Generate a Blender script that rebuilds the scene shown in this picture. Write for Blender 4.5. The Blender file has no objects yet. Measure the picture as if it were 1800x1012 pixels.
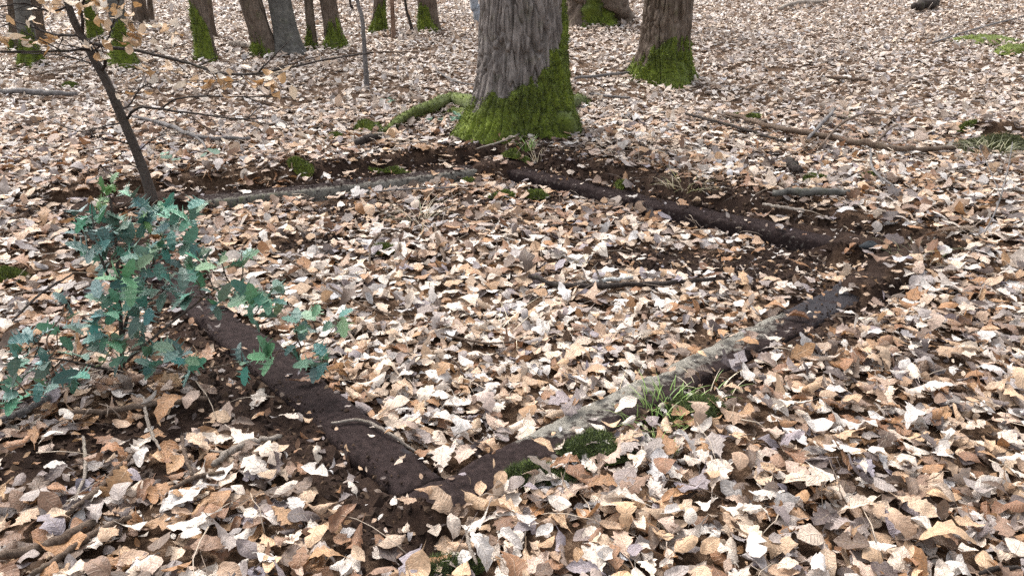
import bpy, math, random
import numpy as np
from mathutils import Matrix, Vector

random.seed(7)
RNG = np.random.default_rng(7)
scene = bpy.context.scene
COL = scene.collection

# ---------------------------------------------------------------- camera, sky, sun, exposure
CAM_H, PITCH, FPX = 1.55, math.radians(22.5), 1400.0      # eye height, tilt down, focal length in pixels of an 1800 px wide frame
cam_d = bpy.data.cameras.new("camera")
cam_d.sensor_width = 36.0
cam_d.lens = 36.0 * FPX / 1800.0
cam_d.clip_start, cam_d.clip_end = 0.05, 600.0
cam = bpy.data.objects.new("camera", cam_d)
cam.location = (0, 0, CAM_H)
cam.rotation_euler = (math.pi / 2 - PITCH, 0, 0)
COL.objects.link(cam)
scene.camera = cam

SUN_EL, SUN_AZ = math.radians(52), math.radians(-35)      # azimuth from +Y towards +X: behind and to the left
world = bpy.data.worlds.new("World")
scene.world = world
world.use_nodes = True
wn = world.node_tree
bg = wn.nodes["Background"]
sky = wn.nodes.new("ShaderNodeTexSky")
sky.sky_type = 'NISHITA'
sky.sun_disc = False
sky.sun_elevation = SUN_EL
sky.sun_rotation = SUN_AZ
sky.air_density, sky.dust_density, sky.ozone_density = 1.0, 4.0, 1.0
hsv = wn.nodes.new("ShaderNodeHueSaturation")
hsv.inputs["Saturation"].default_value = 0.24             # thin cloud: a paler blue all over
wn.links.new(sky.outputs[0], hsv.inputs["Color"])
wn.links.new(hsv.outputs[0], bg.inputs["Color"])
bg.inputs["Strength"].default_value = 0.15
sun_d = bpy.data.lights.new("sun", 'SUN')
sun_d.energy, sun_d.angle, sun_d.color = 1.25, math.radians(30), (1.0, 0.95, 0.88)
sun = bpy.data.objects.new("sun", sun_d)
sdir = Vector((math.cos(SUN_EL) * math.sin(SUN_AZ), math.cos(SUN_EL) * math.cos(SUN_AZ), math.sin(SUN_EL)))
sun.rotation_euler = sdir.to_track_quat('Z', 'Y').to_euler()
COL.objects.link(sun)
vs = scene.view_settings
vs.view_transform, vs.look, vs.gamma, vs.exposure = 'Standard', 'None', 1.0, 1.58
cy = scene.cycles
cy.use_denoising = False
cy.max_bounces, cy.diffuse_bounces, cy.glossy_bounces, cy.transmission_bounces, cy.transparent_max_bounces = 5, 3, 2, 3, 4
cy.caustics_reflective = cy.caustics_refractive = False

# ---------------------------------------------------------------- numeric helpers
_TAB = np.random.default_rng(11).random((256, 256))


def noise(x, y, seed=0, per=None):
    """smooth value noise 0..1; per: integer period in x"""
    x = np.asarray(x, float); y = np.asarray(y, float)
    xi = np.floor(x).astype(int); yi = np.floor(y).astype(int)
    fx = x - xi; fy = y - yi
    fx = fx * fx * (3 - 2 * fx); fy = fy * fy * (3 - 2 * fy)
    x1 = xi + 1
    if per:
        xi = xi % per; x1 = x1 % per
    s = seed * 37
    def t(a, b): return _TAB[(a + s) % 256, (b + s * 3) % 256]
    return (t(xi, yi) * (1 - fx) + t(x1, yi) * fx) * (1 - fy) + (t(xi, yi + 1) * (1 - fx) + t(x1, yi + 1) * fx) * fy


def fbm(x, y, seed=0, octv=4, per=None):
    a, s, n = 0.5, 0.0, 0.0
    for k in range(octv):
        s = s + a * noise(np.asarray(x) * 2 ** k, np.asarray(y) * 2 ** k, seed + k, per * 2 ** k if per else None)
        n += a; a *= 0.5
    return s / n


def sstep(a, b, x):
    t = np.clip((np.asarray(x, float) - a) / (b - a), 0, 1)
    return t * t * (3 - 2 * t)


ct, st = math.cos(PITCH), math.sin(PITCH)


def ray(px, py):
    u, v = (px - 900) / FPX, (506 - py) / FPX
    return np.array([u, ct + v * st, -st + v * ct])


def flat(px, py):
    d = ray(px, py)
    return (d * CAM_H / -d[2])[:2]


# the square footing: corners on the level ground
K_NEAR, K_RIGHT, K_FAR, K_LEFT = (np.array(flat(*p)) for p in ((775, 888), (1604, 462), (872, 296), (150, 380)))
CORN = [K_NEAR, K_RIGHT, K_FAR, K_LEFT]
BAR_HW = 0.092
BAR_Z = 0.030


def bars(x, y):
    """signed distance to the ring's centre line (positive inside) and the nearest bar's index"""
    ds = []
    for i in range(4):
        a, b = CORN[i], CORN[(i + 1) % 4]
        t = (b - a) / np.linalg.norm(b - a)
        n = np.array([-t[1], t[0]])
        ds.append((x - a[0]) * n[0] + (y - a[1]) * n[1])
    ds = np.array(ds)
    return ds.min(0), ds.argmin(0), ds


def softplus(v, k=1.2):
    return np.log1p(np.exp(np.clip(v * k, -40, 40))) / k


def blob(x, y, pts):
    m = np.zeros_like(np.asarray(x, float))
    for (cx, cy, rx, ry) in pts:
        m = np.maximum(m, 1 - sstep(0.55, 1.15, np.hypot((x - cx) / rx, (y - cy) / ry)))
    return m


def fl(px, py, rx, ry):
    c = flat(px, py)
    return (c[0], c[1], rx, ry)


# bare dark earth, pixel places laid on the ground, radii in metres
SOIL_SPOTS = [fl(1470, 440, .55, .42), fl(1290, 460, .50, .30), fl(1150, 450, .35, .22), fl(1500, 520, .35, .30),
              fl(650, 370, .45, .30), fl(800, 340, .40, .20), fl(80, 395, .3, .16), fl(520, 760, .25, .22),
              fl(620, 900, .30, .16), fl(700, 950, .22, .12), fl(840, 845, .30, .10), fl(60, 800, .28, .16), fl(250, 760, .32, .14), fl(150, 870, .22, .10), fl(380, 740, .3, .14), fl(330, 850, .2, .08), fl(480, 880, .16, .07), fl(760, 380, .45, .16), fl(950, 345, .4, .12), fl(560, 420, .3, .2),
              fl(900, 280, .7, .25), fl(770, 266, .5, .2), fl(1300, 385, .5, .2), fl(1760, 290, .25, .3),
              fl(1010, 300, .6, .25), fl(450, 690, .22, .2), fl(1180, 610, .35, .1), fl(1300, 670, .16, .12)]
CLEAR_SPOTS = [fl(380, 590, .28, .22), fl(440, 660, .28, .22), fl(500, 730, .28, .2), fl(570, 795, .27, .17), fl(640, 860, .26, .13), fl(700, 860, .2, .1), fl(700, 890, .2, .09), fl(640, 940, .14, .07), fl(840, 850, .16, .06), fl(1390, 590, .22, .14), fl(1450, 560, .24, .18), fl(1300, 385, .4, .12), fl(1450, 430, .36, .2), fl(1500, 505, .2, .16), fl(1300, 450, .28, .12), fl(1180, 445, .22, .12), fl(1000, 345, .3, .1)]
COVER_SPOTS = [fl(1600, 470, .55, .7), fl(1530, 515, .18, .2), fl(150, 380, .9, .8), fl(220, 440, .5, .4), fl(872, 300, .25, .18), fl(690, 935, .2, .1)]


def soil(x, y):
    d, idx, ds = bars(x, y)
    n = fbm(x * 3.1 + 7, y * 3.1, 3, 4)
    far = sstep(3.6, 5.0, y)
    band_out = sstep(-0.30 - 0.22 * far - 0.35 * (n - .5) * (1 + far), -0.13, d) * (1 - sstep(0.10, 0.20 + .15 * (n - .5), d))
    band_out = band_out * np.where((idx == 2) & (x < -1.55) & (d < -.12), .25, 1)
    near_right = (idx == 0) & (d < -0.05)
    band_out = np.where(near_right, band_out * sstep(.47, .6, n), band_out)
    m = np.maximum(band_out * .96, blob(x + .25 * (n - .5), y + .25 * (noise(x * 3, y * 3, 9) - .5), SOIL_SPOTS) * (.45 + .75 * sstep(.35, .6, n)))
    m = np.maximum(m, blob(x + .12 * (n - .5), y + .1 * (n - .5), CLEAR_SPOTS) * .97)
    return np.clip(m, 0, 1)


def height(x, y):
    x = np.asarray(x, float); y = np.asarray(y, float)
    z = 0.072 * softplus(y - 8.2) + 0.012 * softplus(np.abs(x) - 6)
    z = z + 0.05 * (fbm(x * .55, y * .55, 1, 3) - .5) * (1 + .5 * sstep(6, 14, y))
    z = z + 0.03 * (fbm(x * 2.2, y * 2.2, 5, 3) - .5)
    d, idx, ds = bars(x, y)
    n = fbm(x * 5, y * 5, 2, 3)
    far = sstep(3.4, 4.8, y)
    bank = (0.03 + 0.09 * far) * sstep(-0.12, -0.26 - .12 * (n - .5), d)
    zin = -0.045
    ring = sstep(-0.55, -0.1, d) * (1 - sstep(.1, .6, d))
    z = z * (1 - .75 * ring)
    zz = z + np.where(d > 0, zin * sstep(.06, .14, d), bank)
    # earth over and beside the bars
    cov = blob(x, y, COVER_SPOTS)
    nl = fbm(x * 2.3, y * 2.3, 14, 2)
    n9 = fbm(x * 11, y * 11, 19, 2)
    outer = 1 - sstep(-0.10, -.02 + .26 * (nl - .5) + .10 * (n9 - .5), d)
    hide = np.where((idx == 1) | (idx == 2), .035, .0)
    lip = np.where(np.abs(d) < .16, (BAR_Z - .004 + .050 * (nl - .48) + .022 * (n9 - .5) + .35 * hide) * outer + (-.07) * (1 - outer), 0)
    w = 1 - sstep(.10, .16, np.abs(d))
    zz = zz * (1 - w) + (np.where(d < .0, lip, -.07)) * w
    zz = zz * (1 - w * cov) + (BAR_Z + .02 + .05 * n) * w * cov
    # crumbly relief of the open earth
    s = soil(x, y)
    zz = zz + s * .022 * (fbm(x * 17, y * 17, 8, 4) - .5) * (1 - .5 * w)
    # hollow under the tussock at the right
    zz = zz + .10 * blob(x, y, [fl(1745, 262, .28, .2)]) - .12 * blob(x, y, [fl(1740, 300, .2, .12)])
    return zz


_TT = np.geomspace(1.2, 70, 1500)


def G(px, py, up=0.0):
    """point where the sight line meets the ground"""
    d = ray(px, py)
    P = d[None, :] * _TT[:, None] + np.array([0, 0, CAM_H])
    k = np.argmax(P[:, 2] < height(P[:, 0], P[:, 1]) + up)
    return P[k]


def P(px, py, Y):
    d = ray(px, py)
    return d * (Y / d[1]) + np.array([0, 0, CAM_H])


# ---------------------------------------------------------------- mesh helpers
def mesh_from(name, V, quads=None, tris=None, col=None, luv=None, smooth=True):
    V = np.ascontiguousarray(V, np.float32).reshape(-1, 3)
    me = bpy.data.meshes.new(name)
    me.vertices.add(len(V))
    me.vertices.foreach_set("co", V.ravel())
    loops, tot = [], []
    for a, k in ((quads, 4), (tris, 3)):
        if a is not None and len(a):
            a = np.asarray(a, np.int32).reshape(-1, k)
            loops.append(a.ravel()); tot.append(np.full(len(a), k, np.int32))
    loops = np.concatenate(loops); tot = np.concatenate(tot)
    me.loops.add(len(loops)); me.loops.foreach_set("vertex_index", loops)
    me.polygons.add(len(tot))
    me.polygons.foreach_set("loop_start", np.concatenate([[0], np.cumsum(tot)[:-1]]).astype(np.int32))
    me.polygons.foreach_set("loop_total", tot)
    me.polygons.foreach_set("use_smooth", np.full(len(tot), smooth, bool))
    if col is not None:
        a = me.attributes.new("Col", 'FLOAT_COLOR', 'POINT')
        c = np.ones((len(V), 4), np.float32); c[:, :3] = np.asarray(col).reshape(-1, 3)
        a.data.foreach_set("color", c.ravel())
    if luv is not None:
        a = me.attributes.new("luv", 'FLOAT_VECTOR', 'POINT')
        a.data.foreach_set("vector", np.ascontiguousarray(luv, np.float32).ravel())
    me.update(calc_edges=True)
    return me


def obj(name, me, mat=None, parent=None, label=None, cat=None, group=None, kind=None):
    o = bpy.data.objects.new(name, me)
    COL.objects.link(o)
    if mat and me and not me.materials:
        me.materials.append(mat)
    if parent:
        o.parent = parent
    tag(o, label, cat, group, kind)
    return o


def tag(o, label=None, cat=None, group=None, kind=None):
    for k, v in (("label", label), ("category", cat), ("group", group), ("kind", kind)):
        if v:
            o[k] = v
    return o


def thing(name, loc, label, cat, group=None):
    o = obj(name, None, None, None, label, cat, group)
    o.location = tuple(loc)
    o.empty_display_size = .1
    return o


def grid_quads(nr, ns, wrap=False):
    r = np.arange(nr - 1)[:, None]
    s = np.arange(ns if wrap else ns - 1)[None, :]
    a = r * ns + s; b = r * ns + (s + 1) % ns
    return np.stack([a, b, b + ns, a + ns], -1).reshape(-1, 4)


def smooth_line(pts, n):
    """Catmull-Rom through the points"""
    p = np.array(pts, float)
    if len(p) == 2:
        return p[0] + (p[1] - p[0]) * np.linspace(0, 1, n)[:, None]
    q = np.vstack([2 * p[0] - p[1], p, 2 * p[-1] - p[-2]])
    out = []
    for t in np.linspace(0, len(p) - 1 - 1e-6, n):
        i = int(t); f = t - i
        a, b, c, d = q[i:i + 4]
        out.append(.5 * ((2 * b) + (c - a) * f + (2 * a - 5 * b + 4 * c - d) * f * f + (3 * b - 3 * c + d - a) * f ** 3))
    return np.array(out)


def tube_arrays(pts, radii, ns=8, rough=0.0, seed=0):
    pts = np.array(pts, float); n = len(pts)
    radii = np.interp(np.linspace(0, 1, n), np.linspace(0, 1, len(radii)), radii)
    t = np.gradient(pts, axis=0); t /= np.linalg.norm(t, axis=1)[:, None] + 1e-9
    up = np.array([0, 0, 1.0]) if abs(t[:, 2]).mean() < .8 else np.array([1.0, 0, 0])
    s = np.cross(t, up); s /= np.linalg.norm(s, axis=1)[:, None] + 1e-9
    b = np.cross(s, t)
    a = np.linspace(0, 2 * math.pi, ns, endpoint=False)
    r = radii[:, None] * np.ones(ns)
    if rough:
        r = r * (1 + rough * (noise(np.arange(ns)[None, :] * 1.0 + seed, np.arange(n)[:, None] * .9, seed % 40, ns) - .5) * 2)
    V = pts[:, None, :] + s[:, None, :] * (np.cos(a)[None, :, None] * r[..., None]) + b[:, None, :] * (np.sin(a)[None, :, None] * r[..., None])
    V = V.reshape(-1, 3)
    Q = grid_quads(n, ns, True)
    V = np.vstack([V, pts[0], pts[-1]])
    k = np.arange(ns)
    T = np.vstack([np.stack([np.full(ns, n * ns), (k + 1) % ns, k], 1), np.stack([np.full(ns, n * ns + 1), (n - 1) * ns + k, (n - 1) * ns + (k + 1) % ns], 1)])
    return V, Q, T


class Join:
    def __init__(s): s.V, s.Q, s.T, s.C, s.n = [], [], [], [], 0
    def add(s, V, Q=None, T=None, C=None):
        s.V.append(V)
        if Q is not None: s.Q.append(np.asarray(Q) + s.n)
        if T is not None: s.T.append(np.asarray(T) + s.n)
        if C is not None: s.C.append(np.broadcast_to(C, V.shape))
        s.n += len(V)
    def mesh(s, name, smooth=True):
        return mesh_from(name, np.vstack(s.V), np.vstack(s.Q) if s.Q else None, np.vstack(s.T) if s.T else None, np.vstack(s.C) if s.C else None, smooth=smooth)


# ---------------------------------------------------------------- materials
class NT:
    def __init__(s, name, rough=.8, spec=.3):
        s.m = bpy.data.materials.new(name); s.m.use_nodes = True
        s.t = s.m.node_tree; s.b = s.t.nodes["Principled BSDF"]
        s.b.inputs["Roughness"].default_value = rough
        s.b.inputs["Specular IOR Level"].default_value = spec
    def n(s, typ, **kw):
        x = s.t.nodes.new("ShaderNode" + typ)
        for k, v in kw.items(): setattr(x, k, v)
        return x
    def l(s, a, b): s.t.links.new(a, b)
    def noise(s, scale, detail=4, rough=.6, vec=None, dist=0):
        x = s.n("TexNoise"); x.inputs["Scale"].default_value = scale; x.inputs["Detail"].default_value = detail
        x.inputs["Roughness"].default_value = rough; x.inputs["Distortion"].default_value = dist
        s.l(vec if vec else s.pos(), x.inputs["Vector"]); return x.outputs["Fac"]
    def pos(s):
        if not hasattr(s, "_p"): s._p = s.n("NewGeometry").outputs["Position"]
        return s._p
    def ramp(s, fac, stops):
        x = s.n("ValToRGB"); e = x.color_ramp.elements
        while len(e) < len(stops): e.new(.5)
        for k, (p, c) in enumerate(stops):
            e[k].position = p
            e[k].color = (*c, 1) if len(c) == 3 else c
        s.l(fac, x.inputs[0]); return x.outputs[0]
    def mix(s, fac, a, b, mode='MIX'):
        x = s.n("Mix", data_type='RGBA', blend_type=mode)
        for v, i in ((fac, 0), (a, 6), (b, 7)):
            if isinstance(v, (int, float)): x.inputs[i].default_value = v
            elif isinstance(v, tuple): x.inputs[i].default_value = (*v, 1)
            else: s.l(v, x.inputs[i])
        return x.outputs[2]
    def math(s, op, a, b=None, c=None):
        x = s.n("Math", operation=op)
        for i, v in enumerate((a, b, c)):
            if v is None: continue
            if isinstance(v, (int, float)): x.inputs[i].default_value = v
            else: s.l(v, x.inputs[i])
        return x.outputs[0]
    def color(s, c): s.l(c, s.b.inputs["Base Color"])
    def bump(s, h, strength=.5, dist=.01):
        x = s.n("Bump"); x.inputs["Strength"].default_value = strength; x.inputs["Distance"].default_value = dist
        s.l(h, x.inputs["Height"]); s.l(x.outputs[0], s.b.inputs["Normal"])


def g1(v): return (v, v, v)


def leaf_material(name, from_object, rough=.55, spec=.5, vein=.5, transl=.18, mottle=True):
    k = NT(name, rough, spec)
    if from_object:
        c = k.n("ObjectInfo").outputs["Color"]
        vec = k.n("TexCoord").outputs["Object"]
    else:
        c = k.n("Attribute", attribute_name="Col").outputs["Color"]
        vec = k.pos()
    uv = k.n("Attribute", attribute_name="luv").outputs["Vector"]
    sep = k.n("SeparateXYZ"); k.l(uv, sep.inputs[0])
    av = k.math('ABSOLUTE', sep.outputs[1])
    mid = k.math('SUBTRACT', 1, k.math('MINIMUM', k.math('DIVIDE', av, .07), 1))
    f = k.math('FRACT', k.math('SUBTRACT', k.math('MULTIPLY', sep.outputs[0], 8.0), k.math('MULTIPLY', av, 1.6)))
    side = k.math('SUBTRACT', 1, k.math('MINIMUM', k.math('DIVIDE', k.math('ABSOLUTE', k.math('SUBTRACT', f, .5)), .16), 1))
    v = k.math('MAXIMUM', mid, k.math('MULTIPLY', side, .55))
    if mottle:
        n1 = k.noise(70, 3, .6, vec); n2 = k.noise(330, 2, .6, vec)
        t = k.ramp(n1, [(.3, g1(.62)), (.52, g1(1.0)), (.75, g1(1.22))])
        c = k.mix(1.0, c, t, 'MULTIPLY')
        t2 = k.ramp(n2, [(.32, g1(.72)), (.5, g1(1.0))])
        c = k.mix(.7, c, t2, 'MULTIPLY')
    c = k.mix(k.math('MULTIPLY', v, vein), c, k.mix(.5, c, (.62, .5, .36)), 'MIX')
    k.color(c)
    k.bump(k.math('ADD', v, k.math('MULTIPLY', k.noise(160, 3, .6, vec), 1.2)), .55, .005)
    if transl:
        tr = k.n("BsdfTranslucent"); k.l(c, tr.inputs[0])
        mx = k.n("MixShader"); mx.inputs[0].default_value = transl
        k.l(k.b.outputs[0], mx.inputs[1]); k.l(tr.outputs[0], mx.inputs[2])
        k.l(mx.outputs[0], k.t.nodes["Material Output"].inputs[0])
    return k.m


M = {}
M['litter'] = leaf_material("dry_leaf_litter", False)
M['leaf'] = leaf_material("dry_leaf", True)
M['holly'] = leaf_material("holly_leaf", True, rough=.33, spec=.65, vein=.30, transl=.06, mottle=False)
M['soft_green'] = leaf_material("green_leaf", True, rough=.45, spec=.4, vein=.3, transl=.15, mottle=False)

k = NT("forest_soil", .97, .08)
n1 = k.noise(9, 6, .65); n2 = k.noise(90, 4, .7)
c = k.ramp(n1, [(.3, (.016, .010, .008)), (.55, (.034, .021, .016)), (.8, (.075, .046, .032))])
c = k.mix(k.ramp(n2, [(.55, g1(0)), (.75, g1(.5))]), c, (.13, .085, .055))
mould = k.ramp(k.noise(55, 5, .7), [(.3, (.03, .018, .011)), (.5, (.085, .052, .033)), (.7, (.19, .13, .088))])
bare = k.n("Attribute", attribute_name="Col").outputs["Fac"]
c = k.mix(bare, mould, c)
vor = k.n("TexVoronoi"); vor.inputs["Scale"].default_value = 14; k.l(k.pos(), vor.inputs["Vector"])
lf = k.ramp(vor.outputs["Color"], [(.0, (.09, .05, .03)), (.4, (.32, .22, .15)), (.7, (.5, .40, .32)), (1, (.6, .52, .45))])
sp = k.n("SeparateXYZ"); k.l(k.pos(), sp.inputs[0])
k.color(k.mix(k.ramp(k.math('DIVIDE', sp.outputs[1], 50), [(.42, g1(0)), (.50, g1(1))]), c, lf))
k.bump(k.math('ADD', k.noise(60, 6, .7), k.math('MULTIPLY', k.noise(240, 4, .7), .5)), .8, .015)
M['soil'] = k.m

k = NT("soil_crumbs", .95, .15)
k.color(k.mix(k.noise(300, 3), k.n("Attribute", attribute_name="Col").outputs["Color"], (.02, .012, .009)))
k.bump(k.noise(500, 3), .6, .004)
M['crumb'] = k.m


def concrete_material():
    k = NT("weathered_concrete", .8, .22)
    a = k.n("Attribute", attribute_name="Col").outputs["Color"]      # R: bare concrete, G: algae, B: damp
    sp = k.n("SeparateColor"); k.l(a, sp.inputs[0])
    n1 = k.noise(11, 6, .65); n2 = k.noise(110, 5, .7); n3 = k.noise(34, 5, .7)
    dirt = k.ramp(n3, [(.3, (.014, .0096, .0092)), (.55, (.034, .0235, .0225)), (.8, (.062, .043, .039))])
    dirt = k.mix(k.ramp(n2, [(.60, g1(0)), (.74, g1(.7))]), dirt, (.085, .052, .033))
    grey = k.ramp(n2, [(.25, (.11, .10, .085)), (.5, (.24, .225, .195)), (.75, (.36, .335, .295))])
    grey = k.mix(k.ramp(n1, [(.4, g1(0)), (.65, g1(.4))]), grey, (.17, .155, .125))
    f = k.math('ADD', sp.outputs[0], k.math('MULTIPLY', k.math('SUBTRACT', n3, .5), 1.1))
    c = k.mix(k.ramp(f, [(.40, g1(0)), (.62, g1(1))]), dirt, grey)
    f = k.math('ADD', sp.outputs[1], k.math('MULTIPLY', k.math('SUBTRACT', n3, .5), 1.4))
    c = k.mix(k.ramp(f, [(.5, g1(0)), (.75, g1(.75))]), c, (.075, .095, .022))
    f = k.math('ADD', sp.outputs[2], k.math('MULTIPLY', k.math('SUBTRACT', n1, .5), 1.5))
    wet = k.ramp(f, [(.45, g1(0)), (.65, g1(1))])
    c = k.mix(wet, c, (.016, .012, .015))
    k.color(c)
    k.l(k.ramp(wet, [(0, g1(.95)), (1, g1(.6))]), k.b.inputs["Roughness"])
    k.l(k.ramp(wet, [(0, g1(.08)), (1, g1(.22))]), k.b.inputs["Specular IOR Level"])
    k.bump(k.math('ADD', k.math('ADD', k.math('MULTIPLY', n2, .8), k.noise(420, 3)), k.math('MULTIPLY', n3, 1.5)), .8, .010)
    return k.m


M['concrete'] = concrete_material()


def bark_material(name, dark, mid, light, scale=1.0, smooth_bark=False):
    k = NT(name, .9, .2)
    mp = k.n("Mapping"); mp.inputs["Scale"].default_value = (1, 1, .22 if not smooth_bark else 1.2)
    k.l(k.pos(), mp.inputs[0])
    v = mp.outputs[0]
    fine = k.noise(150 * scale, 5, .75, v, .3)
    n1 = k.noise(34 * scale, 6, .65, v, .4); n2 = k.noise(5, 4); n3 = k.noise(140 * scale, 4, .7)
    c = k.ramp(n1, [(.30, dark), (.52, mid), (.74, light)])
    c = k.mix(k.ramp(n2, [(.45, g1(0)), (.7, g1(.45))]), c, tuple(x * 1.25 for x in light))
    c = k.mix(k.ramp(n3, [(.55, g1(0)), (.75, g1(.5))]), c, tuple(min(1, x * 1.5) for x in light))
    c = k.mix(k.ramp(fine, [(.36, g1(.55)), (.50, g1(0))]), c, tuple(x * .6 for x in dark))
    c = k.mix(k.ramp(k.noise(9, 4), [(.56, g1(0)), (.75, g1(.35))]), c, (.10, .11, .05))
    k.color(c)
    k.bump(k.math('ADD', k.math('ADD', n1, k.math('MULTIPLY', n3, .4)), k.math('MULTIPLY', fine, .7)), .9, .016)
    return k.m


M['oak'] = bark_material("oak_bark", (.085, .071, .063), (.175, .15, .136), (.33, .295, .27))
M['bark_brown'] = bark_material("brown_bark", (.050, .036, .026), (.12, .088, .066), (.22, .175, .14))
M['bark_grey'] = bark_material("grey_bark", (.05, .047, .042), (.11, .105, .095), (.20, .19, .17), .6, True)
M['bark_pale'] = bark_material("pale_grey_bark", (.22, .24, .27), (.30, .33, .37), (.38, .41, .45), .6, True)
M['bark_sapling'] = bark_material("sapling_bark", (.045, .036, .030), (.085, .070, .060), (.15, .13, .115), 2.0, True)
M['bark_red'] = bark_material("reddish_flaking_bark", (.07, .040, .026), (.19, .115, .080), (.32, .22, .16))
M['twig_dark'] = bark_material("dark_twig", (.020, .015, .013), (.045, .034, .029), (.10, .085, .075), 3)
M['stick_brown'] = bark_material("brown_stick", (.05, .032, .022), (.13, .088, .062), (.26, .20, .155), 3)
M['stick_pale'] = bark_material("bleached_stick", (.16, .125, .098), (.33, .28, .235), (.52, .46, .40), 3)
M['stick_grey'] = bark_material("grey_stick", (.07, .062, .058), (.17, .155, .15), (.34, .32, .31), 3)
M['white_wood'] = bark_material("white_wood", (.3, .3, .29), (.5, .5, .48), (.66, .65, .62), 3)

k = NT("moss", .95, .15)
cc = k.n("Attribute", attribute_name="Col").outputs["Color"]
cc = k.mix(k.ramp(k.noise(45, 4), [(.35, g1(0)), (.65, g1(.75))]), cc, k.mix(1, cc, (.55, .62, .5), 'MULTIPLY'))
k.color(cc)
k.b.inputs["Sheen Weight"].default_value = .15
k.bump(k.noise(170, 5, .7), .9, .012)
M['moss'] = k.m
k = NT("grass_blade", .5, .4)
k.color(k.n("Attribute", attribute_name="Col").outputs["Color"])
M['grass'] = k.m
k = NT("dark_stone", .8, .15)
k.color(k.ramp(k.noise(30, 5), [(.3, (.010, .012, .014)), (.7, (.026, .030, .034))])); k.bump(k.noise(60, 4), .4, .01)
M['stone'] = k.m

# ---------------------------------------------------------------- ground: one sheet to the horizon
def ground():
    def axis(lo, a, b, hi, fine, n_lo, n_hi):
        mid = np.arange(a, b, fine)
        l = a - np.geomspace(fine, a - lo, n_lo)[::-1] if n_lo else np.array([])
        h = b + np.geomspace(fine, hi - b, n_hi)
        return np.concatenate([l, mid, h])
    xs = axis(-260, -3.7, 3.3, 260, .030, 60, 60)
    ys = axis(-60, 1.4, 7.2, 420, .030, 25, 90)
    X, Y = np.meshgrid(xs, ys)
    Z = height(X, Y)
    Z = np.where(np.hypot(X, Y) > 60, np.minimum(Z, 3.6 + 0 * Z), Z)
    sm = soil(X, Y)
    o = obj('ground', mesh_from('ground', np.stack([X, Y, Z], -1), grid_quads(*X.shape), None, np.stack([sm, sm, sm], -1).reshape(-1, 3)), M['soil'], kind='structure')
    tag(o, 'dark crumbly woodland earth under the fallen leaves')


ground()

# ---------------------------------------------------------------- the concrete footing
def footing():
    c0 = np.mean(CORN, 0)
    root = thing('concrete_footing', (c0[0], c0[1], 0), 'square concrete footing of four dark weathered beams half buried in leaves', 'foundation')
    lab = ['pale grey beam edge stained dark, running right from the near corner', 'dark purplish beam under a soil bank below the right oak',
           'mossy edged beam below the big oak', 'broad dark beam covered with soil beside the holly']
    n = len(CORN)
    for i in range(4):
        a, b = CORN[i], CORN[(i + 1) % 4]
        L = np.linalg.norm(b - a); t = (b - a) / L; nrm = np.array([-t[1], t[0]])
        # long bars run through the near and far corners, the others butt against them
        e0 = -BAR_HW if i in (0, 2) else BAR_HW + .004
        e1 = BAR_HW if i in (0, 2) else BAR_HW + .004
        s0 = e0 if i in (0, 2) else e0
        s1 = L + BAR_HW if i in (0, 2) else L - e1
        ns = int((s1 - s0) / .022)
        prof = [(-BAR_HW, -.25), (-BAR_HW, -.06), (-BAR_HW, -.012), (-BAR_HW + .012, 0), (-.06, .001), (-.03, 0), (0, 0), (.03, .001), (.06, 0),
                (BAR_HW - .012, 0), (BAR_HW, -.011), (BAR_HW, -.04), (BAR_HW, -.08), (BAR_HW, -.25)]
        S = np.linspace(s0, s1, ns)[:, None]
        W = np.array([p[0] for p in prof])[None, :]; Z = np.array([p[1] for p in prof])[None, :]
        nn = fbm(S * 6 + 31 * i, W * 6 + 5, 4, 4) - .5
        ed = sstep(.05, .09, np.abs(W))
        chip = sstep(.55, .75, fbm(S * 9 + 11 * i, np.sign(W) * 3 + 0 * S, 6, 3)) * ed
        Zt = BAR_Z + Z + (nn * .016 - chip * .012) * (Z > -.1) + .006 * np.sin(S * 2.1 + i)
        Wt = W + .012 * (fbm(S * 5, Z * 9 + 3 * np.sign(W), 7 + i, 3) - .5) * (1 + ed) - np.sign(W) * chip * .010
        X = a[0] + t[0] * S + nrm[0] * Wt; Y = a[1] + t[1] * S + nrm[1] * Wt
        V = np.stack([X, Y, Zt + 0 * X], -1)
        inner = sstep(.03, .09, W) + 0 * S
        u = (S - s0) / (s1 - s0) + 0 * W
        if i == 0:
            bare = .05 + sstep(.10, .2, u) * (1 - sstep(.52, .7, u)) * (.50 * inner + .50 * sstep(-.10, .02, W)) + .12 * inner
            alg = .0 + 0 * u
            damp = sstep(.55, .68, u) * .75 + .18 * (1 - sstep(.0, .1, u))
        elif i == 1:
            bare = .20 + .12 * inner; alg = .12 * inner; damp = .12 + 0 * u
        elif i == 2:
            bare = .36 + .22 * inner; alg = .15 + .4 * inner * sstep(.2, .7, u); damp = .15 + 0 * u
        else:
            bare = .08 + .08 * inner; alg = .05 + 0 * u; damp = .12 + .30 * sstep(.2, .7, W / .1)
        C = np.stack([bare + 0 * u, alg + 0 * u, damp + 0 * u], -1)
        m, q = V.shape[:2]
        V2 = V.reshape(-1, 3) - np.array([c0[0], c0[1], 0])
        Q = grid_quads(m, q)[:, ::-1]
        caps = np.array([[0, k, k + 1] for k in range(1, q - 1)])
        T = np.vstack([caps, (caps + (m - 1) * q)[:, ::-1]])
        o = obj('beam', mesh_from('beam', V2, Q, T, C.reshape(-1, 3)), M['concrete'], root)
        o['label'] = lab[i]


footing()

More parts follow.
